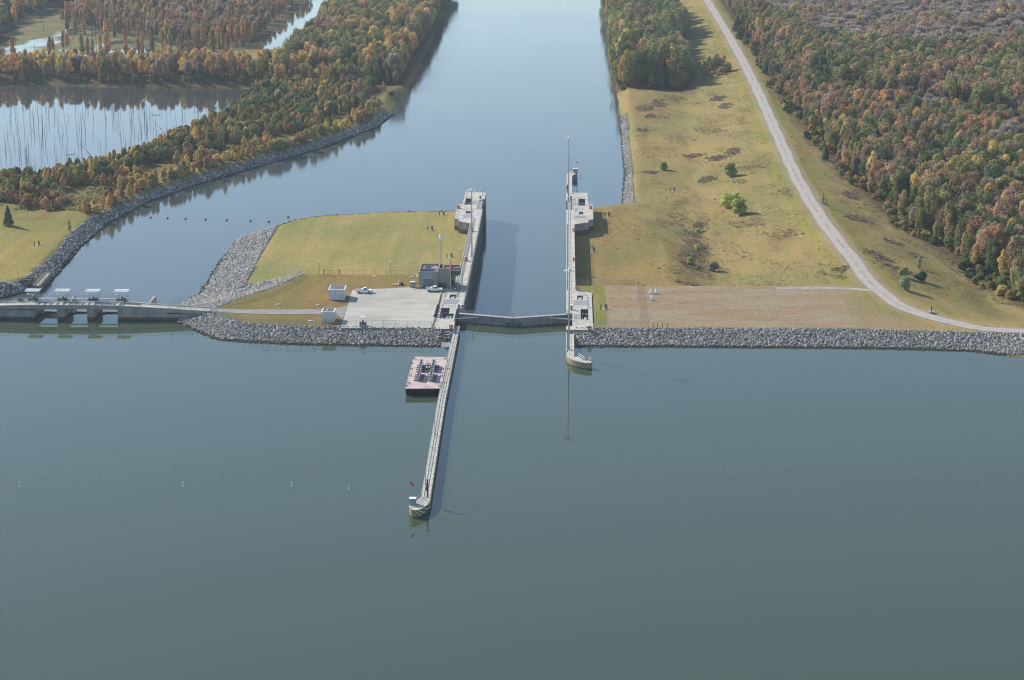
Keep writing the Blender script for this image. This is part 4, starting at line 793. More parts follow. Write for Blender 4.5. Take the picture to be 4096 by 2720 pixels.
q.build('kerb', CONC, sp_)
for name, x0, x1, y1, x2 in (('pier', -163.7, -161.3, 631, 0), ('pier', -153.9, -151.5, 631, 0)):
    q = M(); pl = [(x0, y1), (x0, YF + .02), (x1 - .8, YF + .02), (x1 - .25, YF + .35), (x1, YF + 1.1), (x1, y1)]; q.prism(pl, .85, ztop(x0) - 1.16, 0); q.prism(pl, -4, .85, 1); q.build('pier', [BRIDGEC, WET], sp_)
q = M(); q.prism([(-143.9, 632), (-143.9, YF + .02), (-136, YF + .02), (-136, YF + .25), (-112.5, YF + .25), (-112.5, 625), (-125, 632)], .85, 2.0, 0); q.prism([(-143.9, 632), (-143.9, YF + .02), (-136, YF + .02), (-136, YF + .25), (-112.5, YF + .25), (-112.5, 625), (-125, 632)], -4, .85, 1); q.prism([(-143.9, 632), (-143.9, YF + .02), (-139.5, YF + .02), (-139.5, YF + .25), (-128, YF + .25), (-128, 626)], 2.0, 3.35, 0); q.build('abutment', [BRIDGEC, WET], sp_)
q = M(); q.prism([(-171.1, 632), (-171.1, YF + 1.2), (-171.4, YF + .4), (-172, YF + .02), (-176, YF + .02), (-176, YF + .25), (-215, YF + .25), (-215, 632)], .85, 2.6, 0); q.prism([(-171.1, 632), (-171.1, YF + 1.2), (-171.4, YF + .4), (-172, YF + .02), (-176, YF + .02), (-176, YF + .25), (-215, YF + .25), (-215, 632)], -4, .85, 1); q.prism([(-171.1, 632), (-171.1, YF + 1.2), (-172, YF + .02), (-175, YF + .02), (-215, YF + .3), (-215, 624)], 2.6, 3.1, 0); q.build('abutment', [BRIDGEC, WET], sp_)
for k, (x0, x1) in enumerate(((-171.09, -163.71), (-161.29, -153.91), (-151.49, -143.91))):
    q = M(); q.box(x0, 628.0, -6, x1, 628.5, .40, 0); q.box(x0 + .1, 627.6, .1, x0 + 1.5, 627.95, .6, 1); q.build('spillway_gate', [RUST, CONC], sp_)
q = M(); q.box(-171.05, 630.6, .5, -163.75, 630.9, 2.6)
for x in np.arange(-170.6, -164, .95): q.box(x, 630.5, .5, x + .1, 630.59, 2.6)
q.build('raised_panel', mat('pale sheet', (.42, .45, .44), .6, .15, 1), sp_)
q = M()
for x in np.arange(-170.4, -143.5, 2.05):
    z = ztop(x) + .004; q.quad((x, YF + .75, z), (x + .95, YF + .75, z), (x + .95, YF + 3.7, z), (x, YF + 3.7, z)); 
    if int(x * 7) % 3: q.quad((x + 1.2, YF + .75, z), (x + 1.75, YF + .75, z), (x + 1.75, YF + 3.7, z), (x + 1.2, YF + 3.7, z))
q.build('dark_deck_panel', DKST, sp_)  # flat dark panels at intervals across the bridge deck
q = M()
for i in range(len(XS) - 1):
    for yy in (YF + .12, YF + 4.5): q.rail([(XS[i], yy, ztop(XS[i]) + .2), (XS[i + 1], yy, ztop(XS[i + 1]) + .2)], step=2.7, h=.95)
q.build('railing', GALV, sp_)
q = M(); q.box(-172, 629, 4.3, -143, 630.6, 4.45, 0); q.rail([(-172, 630.5, 4.45), (-143, 630.5, 4.45)], h=1.2, step=1.6); q.rail([(-172, 629.1, 4.45), (-143, 629.1, 4.45)], h=1.2, step=2.4)
for a in (-170.5, -161, -151.4):
    for k in range(4): q.box(a + k * 1.35 + 1, 630.44, 5.4, a + k * 1.35 + 1.9, 630.5, 5.65, 1)
q.build('service_walkway', [GALV, WHITE], sp_)
for k, (ex, ey, fx, fy) in enumerate(((1572, 300, 1622, 216), (745, 268, 775, 210))):
    a, b2 = W('E', ex, ey, 2.3), W('E', fx, fy, 2.3); q = M(); q.box(a[0] - .9, 632, -11, a[0], b2[1], 2.3); q.build('training_wall', BRIDGEC, sp_)
def hoist(x, label, src=None):
    loc = (x, 627.0, 3.6)
    if src: return dup(src, loc, label)
    t = thing('gate_hoist', label, 'gate hoist', loc, 'gate hoists above the spillway piers')
    q = M(); q.box(-1.5, -1.3, -2.2, 1.3, 1.4, .35); q.box(-.9, -1.5, .35, .6, .2, 1.0); q.build('plinth', mat('tan plinth', (.52, .46, .36), .9, .15), t, True)
    q = M(); q.box(-1.5, -.6, .5, -.7, .4, 1.7); q.box(.6, -.5, .5, 1.3, .3, 1.9); q.cyl((-.5, -.2, 1.2), (.5, -.2, 1.2), .4, n=10); q.cyl((-1.9, 0, 1.1), (-1.5, 0, 1.1), .25, n=8); q.cyl((1.3, 0, 1.0), (1.9, 0, 1.0), .22, n=8); q.box(-.3, .2, .4, .2, .8, 2.1); q.build('winch', DKST, t, True)
    q = M(); q.cyl((1.5, -.6, .9), (1.9, -.6, .9), .28, n=10); q.box(-2.0, -.7, .7, -1.7, -.3, 1.0); q.build('motor', PALE, t, True)
    for sx in (-1.75, 1.75):
        for sy in (-1.2, 1.3): q = M(); q.cyl((sx, sy, .3), (sx, sy, 4.2), .07, n=6); q.build('post', GALV, t, True)
    q = M(); v = [(-2.3, -1.75, 4.15), (2.3, -1.75, 4.15), (2.3, 1.85, 4.25), (-2.3, 1.85, 4.25)]; q.add(v + [(x, y, z + .1) for x, y, z in v], [(0, 3, 2, 1), (4, 5, 6, 7), (0, 1, 5, 4), (1, 2, 6, 5), (2, 3, 7, 6), (3, 0, 4, 7)])
    for k in range(19): x0 = -2.2 + k * .24; q.box(x0, -1.7, 4.25, x0 + .05, 1.8, 4.38)
    for sx in (-2.3, 2.2): q.box(sx, -1.8, 4.26, sx + .1, 1.9, 4.46)
    q.build('canopy', WHITE, t, True)
    q = M(); q.box(-1.7, -1.7, 3.25, 1.1, -.9, 3.35); q.build('lower_canopy', WHITE, t, True)
    q = M(); q.rail([(-1.9, -1.5, .3), (1.9, -1.5, .3)], step=1.2); q.rail([(1.9, -1.5, .3), (1.9, 1.4, .3)], step=1.2); q.build('railing', GALV, t, True); return t
def hx(px): return float(G(px, 1200, 4.3)[0])
h0 = hoist(hx(138), 'gate hoist canopy against the bank rocks, at the bank end of the spillway'); hoist(hx(256), 'gate hoist with white canopy, second from the bank end', h0); hoist(hx(378), 'gate hoist with white canopy, second from the island end', h0); hoist(hx(493), 'gate hoist with white canopy nearest the yard and island', h0)
def signboard(loc, w_, h_, lg, label, m, npost=2):
    t = thing('sign_board', label, 'sign', loc); q = M()
    for x in ((-w_ * .35, w_ * .35) if npost == 2 else (0,)): q.cyl((x, 0, -.3), (x, 0, lg + h_), .05, n=6)
    q.build('post', GALV, t, True); q = M(); q.box(-w_ / 2, -.09, lg, w_ / 2, -.05, lg + h_); q.build('panel', m, t, True); return t
signboard((W('p6', 650, 700, 4.4)[0], YF + 4.85, 4.3), 1.9, 1.35, .15, 'blank blue grey sign board on the spillway bridge railing', SIGNB)
p = W('q8', 1047, 190, -4.0); signboard((p[0], p[1], -4.6), 1.0, .8, 1.6, 'small grey sign on a post at the river edge of the rock flank', SIGNB, 1)
# pier landing in the left bank rocks
pz = -6.2; Pc = [W('r6', x, y, pz)[:2] for x, y in ((840, 950), (1160, 965), (1690, 370), (1380, 360))]
t = thing('landing', 'weathered concrete landing platform standing in the left bank rocks', 'landing', Pc[0] + (pz,)); q = M(); q.prism(Pc, pz - .5, pz, 0, 0); q.build('deck', mat('landing deck', (.42, .39, .31), .9, .25, .8), t)
q = M(); mx, my = [sum(p[i] for p in Pc) / 4 for i in (0, 1)]; q.prism([(mx + (x - mx) * .92, my + (y - my) * .97) for x, y in Pc], LOW - 2, pz - .5, 0); q.build('base', CONCD, t)
q = M(); q.rail([Pc[3] + (pz,), Pc[0] + (pz,), Pc[1] + (pz,), Pc[2] + (pz,)], step=2.2, rp=.06, r=.05); q.build('railing', WOOD, t)
q = M(); a, b2, c2, d2 = [Vector(p + (pz + .004,)) for p in Pc]; q.quad(a.lerp(b2, .1), a.lerp(b2, .42), d2.lerp(c2, .42), d2.lerp(c2, .1)); q.build('sunken_channel', GROOVE, t)
a = W('r6', 170, 700, -5.0); b2 = W('r6', 790, 800, pz); q = M(); d_ = Vector(b2) - Vector(a); q.obox(((a[0] + b2[0]) / 2, (a[1] + b2[1]) / 2, (a[2] + b2[2]) / 2 + .3), (d_.length, 1.4, .25), math.atan2(d_.y, d_.x)); q.build('gangway', DKST, t)

# ------------------------------------------------------------------ fences
def fence(pts, label, h=2.1, step=4.2, mesh=True, zf=None, name='chain_link_fence', m=GALV, rails=True):
    P = []
    for a, b2 in zip(pts, pts[1:]):
        a, b2 = Vector(a), Vector(b2); k = max(1, round((b2 - a).length / step)); P += [a.lerp(b2, i / k) for i in range(k)]
    P.append(Vector(pts[-1]))
    P = [Vector((p.x, p.y, (H1(p.x, p.y) if zf is None else zf))) for p in P]
    t = thing(name, label, 'fence', P[0]); pp = None
    for p in P:
        if pp is None: q = M(); q.cyl((0, 0, -.2), (0, 0, h), .055, n=6); pp = q.build('fence_post', m, t, True)
        else: c_ = pp.copy(); C.objects.link(c_); c_.parent = t; c_.location = p - P[0]
    if rails:
        q = M()
        for a, b2 in zip(P, P[1:]): q.cyl(a + Vector((0, 0, h - .05)), b2 + Vector((0, 0, h - .05)), .03, n=5, caps=False)
        q.build('top_rail', m, t)
    if mesh:
        q = M()
        for a, b2 in zip(P, P[1:]): q.quad(a, b2, b2 + Vector((0, 0, h)), a + Vector((0, 0, h)))
        q.build('mesh_panel', CHAIN, t)
    return t
z3 = 3.0
fence([W('q8', x, y, z3) for x, y in ((330, 1030), (450, 1072), (640, 1120), (800, 1155), (1030, 1168), (1290, 1177))] + [(-78.5, 602.6, 3), (-60, 602.2, 3), (-41, 601.4, 3)], 'chain link fence along the top of the rocks in front of yard and apron', zf=3.02)
fence([W('q8', x, y, z3) for x, y in ((320, 1000), (510, 955), (640, 930), (800, 890), (960, 825), (1100, 745), (1165, 695))], 'chain link fence climbing the sunlit rock flank beside the yard', step=3.4)
fence([(-90.2, 671.9, 3), (-96.5, 682, 0), (-99, 690, -1)], 'short chain link wing fence at the head of the rock flank', step=3.4)
fence([(-89.2, 672.2, 3), (-49.5, 672.8, 3)], 'post and rail fence along the lip of the yard above the mown island', 1.5, 4.1, False, 3.0, 'rail_fence', WOOD)
t = thing('field_gate', 'dark field gate in the fence line above the mown island', 'gate', (-80.5, 671.6, 3)); q = M(); q.cyl((-83.2, 671.4, 3), (-83.2, 671.4, 4.9), .12, n=6); q.cyl((-77.6, 671.4, 3), (-77.6, 671.4, 4.9), .12, n=6); q.build('gate_post', MARKER, t); q = M(); q.rail([(-83.2, 671.4, 3.3), (-77.6, 671.4, 3.3)], h=1.2, step=2.8, rails=(1, .5, .05)); q.build('gate_leaf', DKST, t)
fence([(24.6, 660.0, 3), (24.3, 603.4, 3)], 'chain link fence with pale top dividing the grass strip from the bare lot', 2.3, 4, True, 3.0)
fence([(9.9, 603.6, 3), (24.1, 603.3, 3)], 'chain link fence along the rocks between wall and bare lot', 2.1, 4.2, True, 3.0)
fence([(4.4, 661, 3), (24.3, 660.8, 3)], 'chain link fence behind the bright grass strip', 1.9, 4.2, True, 2.4)
fence([W('r7', x, y, 4.2) for x, y in ((820, 390), (905, 250), (1150, 260), (1420, 280), (1400, 330))], 'tall fence panels on the yard end of the spillway bridge', 2.6, 3.0, True, 3.4)
# lamps, posts, wells
def globe(loc, h, label, src=None):
    if src: return dup(src, loc, label)
    t = thing('globe_lamp', label, 'lamp post', loc, 'globe lamp posts around the yard'); q = M(); q.cyl((0, 0, 0), (0, 0, h), .08, .06, 8); q.build('post', WOOD, t, True); q = M(); q.ball((0, 0, h + .25), .38, 8, sz=.95); q.build('globe', LAMPG, t, True, True); return t
g0 = globe(W('q8', 1331, 684, 3.0), 4.3, 'globe lamp post at the left part of the rail fence above the island'); globe(W('q8', 1990, 684, 3.0), 4.3, 'globe lamp post on the rail fence between the gate and the building', g0)
p = WH('B', 1020, 1200); globe(p, 4.3, 'globe lamp post on the island grass behind the control building', g0); p = W('p1', 1995, 1330, 3.05); globe((-34.0, p[1], 3.0), 3.2, 'pair lamp on the lock wall in the shade of the building', g0)
def well(p, label, n=3, src=None):
    if src: return dup(src, p, label)
    t = thing('monitoring_well', label, 'well marker', p, 'well markers guarded by dark posts')
    for x, y in ((-.95, 0), (.95, 0), (.5, .9))[:n]: q = M(); q.cyl((x, y, -.1), (x, y, 1.55), .17, n=8); q.ball((x, y, 1.55), .17, 6); q.build('guard_post', MARKER, t, True)
    q = M(); q.box(-.6, -.5, -.1, .6, .7, .08); q.cyl((0, .1, .08), (0, .1, .8), .11, n=8); q.build('well_cap', PALE, t, True); return t
w0 = well(WH('B', 757, 562), 'well marker near the far edge of the mown island')
for k, x, y, s in (('B', 597, 772, 'well marker in the middle right of the mown island'), ('B', 865, 1150, 'well marker on the island grass just behind the control building'), ('q6', 720, 303, 'well marker in the open middle of the rough field'), ('q6', 238, 490, 'well marker beyond the shadow of the far gate block, in the field'),
                   ('q6', 127, 752, 'well marker beside the shadow of the wall, in the field'), ('q6', 213, 1176, 'well marker on the bright grass strip'), ('q5', 340, 880, 'well marker on the mown grass of the left bank')): dup(w0, WH(k, x, y), s)
for i in range(4):
    x = 28.3 + i * 1.47; t = thing('bollard', ['bollard closest to the dividing fence in the row of four by the rocks', 'second bollard from the fence in the row of four by the rocks', 'third bollard from the fence in the row of four by the rocks', 'bollard farthest from the fence in the row of four by the rocks'][i], 'bollard', (x, 603.9, 3.0), 'bollards along the bare lot'); q = M(); q.cyl((0, 0, 0), (0, 0, 1.15), .13, n=8); q.ball((0, 0, 1.15), .13, 6); q.build('post', MARKER, t, True); q = M(); q.cyl((0, 0, .8), (0, 0, .95), .136, n=8, caps=False); q.build('band', GREYP, t, True)
for k, (x, y) in enumerate(((560, 1062), (599, 1062), (568, 1109))):
    p = W('q6', x, y, 3.0); t = thing('mooring_buoy', ['white cone buoy parked on the bare lot, rear one nearer the fence', 'white cone buoy parked on the bare lot, rear one farther from the fence', 'white cone buoy parked on the bare lot, the front one'][k], 'buoy', (p[0], p[1] + .3, 3.0), 'white cone buoys parked on the lot'); q = M(); q.lathe((0, 0, 0), [(0, 0.02), (.38, .02), (.5, .35), (.47, .8), (.12, 1.75), (0, 1.8)], 16); q.build('float', WHITE, t, True, True); q = M(); q.cyl((0, 0, 1.75), (0, 0, 2.0), .06, n=6); q.build('lifting_eye', GALV, t, True)
t = thing('gauge_stand', 'dark gauge pipe in a railed stand on the slope right of the gravel road', 'gauge', WH('q7', 410, 398)); q = M(); q.box(-.65, -.65, -.4, .65, .65, .85); q.build('base', CONCD, t, True); q = M(); q.cyl((-.05, .2, .8), (-.05, .2, 4.3), .17, n=10); q.build('pipe', MARKER, t, True); q = M(); q.rail([(-1.1, -.8, -.3), (1.1, -.8, -.3), (1.1, 1.0, -.3), (-1.1, 1.0, -.3), (-1.1, -.8, -.3)], h=2.3, step=2.2, rp=.06, r=.04); q.build('frame', RUST, t, True)
t = thing('gauge_stand', 'dark gauge pipe through a round table near the bend of the gravel road', 'gauge', WH('q7', 1205, 1204)); q = M(); q.cyl((0, 0, -.3), (0, 0, 2.1), .16, n=10); q.build('pipe', MARKER, t, True); q = M(); q.cyl((0, 0, .55), (0, 0, .65), 1.15, n=18); q.build('round_table', GREYP, t, True); q = M()
for a in (.5, 2.1, 3.7, 5.3): q.cyl((math.cos(a), math.sin(a), -.3), (math.cos(a), math.sin(a), .56), .06, n=5)
q.build('leg', RUST, t, True)
p = WH('q5', 172, 1195); t = thing('lamp_pole', 'thin lamp pole on the left bank grass by the path', 'lamp post', p); q = M(); q.cyl((0, 0, 0), (0, 0, 7.4), .08, .05, 6); q.build('post', GALV, t, True); q = M(); q.box(0, -.1, 7.3, .8, .1, 7.4); q.build('lamp_head', GALV, t, True)
p = W('q8', 408, 920, 2.6); t = thing('valve_post', 'stubby orange post among the rocks near the bridge end', 'post', (p[0], p[1], H1(p[0], p[1]) - .2)); q = M(); q.cyl((0, 0, 0), (0, 0, 1.6), .22, n=8); q.build('post', mat('dull orange', (.45, .25, .06), .7, .2), t, True)
q = M(); pts = [D(0, 649, -4.5), D(40, 646.5, -4.5), D(66, 646, -4.5)]; struct(ribbon('footpath', [(p[0], p[1]) for p in pts], 1.6, mat('path', (.48, .43, .34), .95, .15), .12))
for k, (px_, py_) in enumerate(((520, 867.6), (602.4, 870.6), (670, 873.2), (742, 875.8), (822, 878.4), (907, 881.5), (1002, 884.6), (1074.7, 887.2))):
    p = G(px_, py_, LOW); s = ['reddish float closest to the wooded left bank in the line across the channel', 'second reddish float from the wooded left bank', 'third reddish float from the wooded left bank', 'fourth reddish float from the wooded left bank', 'fourth reddish float from the rock flank', 'third reddish float from the rock flank', 'second reddish float from the rock flank', 'reddish float closest to the rock flank in the line across the channel'][k]
    t = thing('float_buoy', s, 'buoy', (p[0], p[1], LOW), 'line of reddish floats across the channel'); q = M(); q.lathe((0, 0, 0), [(0, -.4), (.38, -.3), (.52, 0), (.44, .35), (.22, .5), (0, .54)], 14); q.build('float', ORANGE, t, True, True); q = M(); q.cyl((0, 0, .5), (0, 0, .66), .1, n=6); q.build('cap', GREYP, t, True)
for k, (px_, py_) in enumerate(((79.5, 1948), (733.5, 1946.5), (1166.5, 1946.5), (1395.5, 1957.5))):
    p = G(px_, py_, 0); t = thing('marker_buoy', ['white marker buoy on the lake farthest from the guide wall', 'white marker buoy on the lake, second farthest from the guide wall', 'white marker buoy on the lake, second nearest to the guide wall', 'white marker buoy on the lake nearest to the guide wall'][k], 'buoy', (p[0], p[1], 0), 'white marker buoys on the lake')
    q = M(); q.lathe((0, 0, 0), [(0, -.3), (.2, -.25), (.22, .05), (.16, .15), (.08, .3)], 12); q.build('float', WHITE, t, True, True); q = M(); q.cyl((0, 0, .2), (.03, 0, 1.0), .07, n=8); q.build('mast', WHITE, t, True); q = M(); q.ball((.05, 0, 1.08), .14, 8, sz=.8); q.build('top_lamp', WHITE, t, True, True)

# ------------------------------------------------------------------ riprap: heaps nobody could count
def ico():
    p = (1 + 5 ** .5) / 2; v = [(-1, p, 0), (1, p, 0), (-1, -p, 0), (1, -p, 0), (0, -1, p), (0, 1, p), (0, -1, -p), (0, 1, -p), (p, 0, -1), (p, 0, 1), (-p, 0, -1), (-p, 0, 1)]
    f = [(0, 11, 5), (0, 5, 1), (0, 1, 7), (0, 7, 10), (0, 10, 11), (1, 5, 9), (5, 11, 4), (11, 10, 2), (10, 7, 6), (7, 1, 8), (3, 9, 4), (3, 4, 2), (3, 2, 6), (3, 6, 8), (3, 8, 9), (4, 9, 5), (2, 4, 11), (6, 2, 10), (8, 6, 7), (9, 8, 1)]
    return np.array(v) / np.hypot(1, p), np.array(f)
IV, IF = ico()
def rocks(name, bounds, step, size, label_kind, pred):
    x0, y0, x1, y1 = bounds; gx_, gy_ = np.meshgrid(np.arange(x0, x1, step), np.arange(y0, y1, step)); n = gx_.size
    px_ = gx_.ravel() + rng.uniform(-.55, .55, n) * step; py_ = gy_.ravel() + rng.uniform(-.55, .55, n) * step
    k = pred(px_, py_); px_, py_ = px_[k], py_[k]; n = len(px_); pz_ = H(px_, py_)
    s = size * np.clip(rng.lognormal(0, .42, n), .45, 2.2); sc = np.stack([s * rng.uniform(.8, 1.4, n), s * rng.uniform(.7, 1.2, n), s * rng.uniform(.55, .95, n)], -1)
    V = IV[None] * (1 + rng.uniform(-.28, .28, (n, 12, 1))) * sc[:, None]
    for ax in ((0, 1), (0, 2)):
        a = rng.uniform(0, 6.28, n) if ax == (0, 1) else rng.uniform(-.6, .6, n); ca, sa = np.cos(a)[:, None], np.sin(a)[:, None]; u_, v_ = V[..., ax[0]].copy(), V[..., ax[1]].copy(); V[..., ax[0]] = u_ * ca - v_ * sa; V[..., ax[1]] = u_ * sa + v_ * ca
    V += np.stack([px_, py_, pz_ + .05 * s], -1)[:, None]
    F = IF[None] + (np.arange(n) * 12)[:, None, None]
    me = np_mesh(name, V.reshape(-1, 3), F.reshape(-1, 3), [ROCK]); o = bpy.data.objects.new(name, me); C.objects.link(o); o['kind'] = 'stuff'; return o
ROCK = bpy.data.materials.new('riprap stone'); ROCK.use_nodes = True; t = ROCK.node_tree; b = t.nodes['Principled BSDF']; b.inputs['Roughness'].default_value = .95; b.inputs['Specular IOR Level'].default_value = .15
g_ = nd(t, 'ShaderNodeNewGeometry'); cr = nd(t, 'ShaderNodeValToRGB'); t.links.new(g_.outputs['Random Per Island'], cr.inputs[0]); e = cr.color_ramp.elements
e[0].color = (.20, .193, .18, 1); e[1].color = (.46, .435, .395, 1); n_ = e.new(.5); n_.color = (.34, .33, .31, 1); n_ = e.new(.8); n_.color = (.39, .36, .315, 1)
sz_ = nd(t, 'ShaderNodeSeparateXYZ'); t.links.new(g_.outputs['Position'], sz_.inputs[0]); zz_ = sz_.outputs[2]
wet_ = math_(t, 'MAXIMUM', ramp(t, zz_, -8.15, -7.85, 1.0, 0.0), math_(t, 'MULTIPLY', math_(t, 'MULTIPLY', ramp(t, zz_, .25, .5, 1.0, 0.0), ramp(t, zz_, -1.5, -1.2)), ramp(t, sz_.outputs[1], 619, 622, 1.0, 0.0)))
t.links.new(mix(t, wet_, cr.outputs[0], (.075, .070, .050)), b.inputs['Base Color'])
rocks('riprap_stone', (3.9, 572, 165, 605), .50, .275, 'stuff', lambda x, y: rockzone(x, y) & (H(x, y) > -.9))
rocks('riprap_stone', (-140, 585, -37, 632), .50, .275, 'stuff', lambda x, y: rockzone(x, y) & (H(x, y) > -.9) & (y < 628))
rocks('riprap_stone', (-136, 622, -40, 842), .58, .31, 'stuff', lambda x, y: inpoly(x, y, RZ[2]) & (H(x, y) > -9.2))
rocks('riprap_stone', (-222, 618, -82, 1105), .64, .33, 'stuff', lambda x, y: rockzone(x, y) & (x < -80) & ~inpoly(x, y, RZ[2]) & ~inpoly(x, y, RZ[1]) & (H(x, y) > -9.2))
rocks('riprap_stone', (17, 832, 42, 1105), .62, .32, 'stuff', lambda x, y: rockzone(x, y) & (x > 17) & (H(x, y) > -9.2))

# ------------------------------------------------------------------ vegetation
LB = 2.6
def leafmat(name, c1, c2, hue=.010):
    c1, c2 = (tuple(min(.8, q * LB) for q in c) for c in (c1, c2))
    m = bpy.data.materials.new(name); m.use_nodes = True; t = m.node_tree; b = t.nodes['Principled BSDF']
    g_ = nd(t, 'ShaderNodeNewGeometry'); oi = nd(t, 'ShaderNodeObjectInfo')
    c = mix(t, g_.outputs['Random Per Island'], c1, c2)
    hs = nd(t, 'ShaderNodeHueSaturation'); t.links.new(c, hs.inputs['Color'])
    t.links.new(ramp(t, oi.outputs['Random'], 0, 1, .5 - hue, .5 + hue * .8), hs.inputs['Hue'])
    t.links.new(ramp(t, math_(t, 'FRACT', math_(t, 'MULTIPLY', oi.outputs['Random'], 7.31)), 0, 1, .68, 1.28), hs.inputs['Value']); hs.inputs['Saturation'].default_value = .92
    b.inputs['Roughness'].default_value = .8; b.inputs['Specular IOR Level'].default_value = .1; t.links.new(hs.outputs[0], b.inputs['Base Color'])
    tr = nd(t, 'ShaderNodeBsdfTranslucent'); t.links.new(hs.outputs[0], tr.inputs[0]); ms = nd(t, 'ShaderNodeMixShader'); ms.inputs[0].default_value = .38
    t.links.new(b.outputs[0], ms.inputs[1]); t.links.new(tr.outputs[0], ms.inputs[2]); t.links.new(ms.outputs[0], t.nodes['Material Output'].inputs[0]); return m
LEAF = {'green': leafmat('green leaves', (.060, .078, .026), (.105, .115, .040)), 'dark': leafmat('dark green leaves', (.032, .050, .024), (.060, .078, .032)),
        'olive': leafmat('olive leaves', (.102, .097, .032), (.168, .150, .048)), 'gold': leafmat('gold leaves', (.20, .142, .036), (.32, .225, .055)),
        'orange': leafmat('orange leaves', (.185, .102, .036), (.29, .168, .056)), 'rust': leafmat('rust leaves', (.130, .076, .040), (.205, .122, .060)),
        'tan': leafmat('tan leaves', (.140, .092, .052), (.22, .150, .080)), 'lime': leafmat('yellow green leaves', (.155, .170, .036), (.250, .255, .058), .006), 'grey': leafmat('bare twigs', (.115, .093, .074), (.175, .144, .116), .006),
        'sage': leafmat('sage leaves', (.13, .145, .085), (.20, .21, .12), .01)}
WORD = {'green': 'green', 'dark': 'dark green', 'olive': 'olive brown', 'gold': 'golden yellow', 'orange': 'orange', 'rust': 'rusty brown', 'tan': 'tan', 'lime': 'yellow green', 'grey': 'bare grey', 'sage': 'grey green'}
def cards(P, N, size, r):
    n = len(P); N = N / (np.linalg.norm(N, axis=1, keepdims=True) + 1e-9); a = np.cross(N, r.normal(size=(n, 3))); a /= np.linalg.norm(a, axis=1, keepdims=True) + 1e-9; b = np.cross(N, a)
    s = (size * r.uniform(.6, 1.35, n))[:, None]; V = np.stack([P - a * s - b * s * .7, P + a * s - b * s * .7, P + a * s * .7 + b * s, P - a * s * .7 + b * s], 1)
    return V.reshape(-1, 3)
def crown(shape, seed, nleaf, size):
    """unit-height crown: leaf clumps spread over lobes, gaps between"""
    r = np.random.default_rng(seed); P = []; N = []
    if shape == 'cone':
        t = r.uniform(0, 1, nleaf) ** .75; z = .08 + .92 * (1 - t); rad = .24 * t ** .85 + .01; a = r.uniform(0, 6.28, nleaf); rad = rad * (1 + .22 * np.sin(a * 3 + z * 22)) * r.uniform(.75, 1.0, nleaf)
        P = np.stack([rad * np.cos(a), rad * np.sin(a), z], -1); N = np.stack([np.cos(a), np.sin(a), np.full(nleaf, .55)], -1) + r.normal(size=(nleaf, 3)) * .35
    elif shape == 'column':
        t = r.uniform(0, 1, nleaf); z = .10 + .90 * t; rad = .16 * np.sin(np.pi * np.clip(t * .86 + .12, 0, 1)) ** .7; a = r.uniform(0, 6.28, nleaf); rad = rad * (1 + .35 * np.sin(a * 2 + z * 14 + seed)) * np.sqrt(r.uniform(.25, 1.0, nleaf))
        P = np.stack([rad * np.cos(a), rad * np.sin(a), z], -1); N = np.stack([np.cos(a), np.sin(a), np.full(nleaf, .5)], -1) + r.normal(size=(nleaf, 3)) * .5
    else:
        nl, zlo, R0, fl = {'round': (22, .30, .36, 1.0), 'tall': (20, .24, .24, 1.2), 'open': (15, .34, .33, .9), 'bush': (16, .20, .46, .9), 'wisp': (10, .30, .30, 1.0)}[shape]
        L = []
        for k in range(nl):
            a = r.uniform(0, 6.28); u = (k + .5) / nl; zz = zlo + ((.78 if shape == 'bush' else .86) - zlo) * u; rr = R0 * (1 - .75 * max(0, (u - .45) / .55) ** 1.6) * (r.uniform(.2, .62) if shape == 'bush' else r.uniform(.25, .85))
            L.append((rr * math.cos(a), rr * math.sin(a), zz, r.uniform(.08, .145) * (1.65 if shape == 'bush' else 1.15 if shape == 'round' else .95)))
        L = np.array(L); k = r.integers(0, nl, nleaf); d = r.normal(size=(nleaf, 3)); d /= np.linalg.norm(d, axis=1, keepdims=True); d[:, 2] *= fl; q = r.uniform(.55, 1.0, nleaf) ** .5
        P = L[k, :3] + d * (L[k, 3] * q)[:, None]; P[:, 2] = np.clip(P[:, 2], .06, 1.0); N = d + np.array([0, 0, .35]) + r.normal(size=(nleaf, 3)) * .45
    return cards(P, N, size, r)
def crown_mesh(name, shape, seed, nleaf, size, m):
    if shape == 'wisp':
        r = np.random.default_rng(seed); n = nleaf; a = r.uniform(0, 6.28, n); t = r.uniform(0, 1, n); z0 = .22 + .68 * t; rad = .27 * np.sqrt(r.uniform(0, 1, n)) * np.sin(np.pi * np.clip(.15 + t * .8, 0, 1)) ** .6
        p = np.stack([rad * np.cos(a), rad * np.sin(a), z0], -1); d = np.stack([np.cos(a) * .5, np.sin(a) * .5, np.full(n, .9)], -1) + r.normal(size=(n, 3)) * .35; d /= np.linalg.norm(d, axis=1, keepdims=True); s = np.cross(d, r.normal(size=(n, 3))); s /= np.linalg.norm(s, axis=1, keepdims=True); ln = r.uniform(.07, .16, n)[:, None]; w_ = .0115
        V = np.stack([p - s * w_, p + s * w_, p + d * ln + s * w_ * .4, p + d * ln - s * w_ * .4], 1).reshape(-1, 3)
    else: V = crown(shape, seed, nleaf, size)
    me = np_mesh(name, V, np.arange(len(V)).reshape(-1, 4), [m]); return me
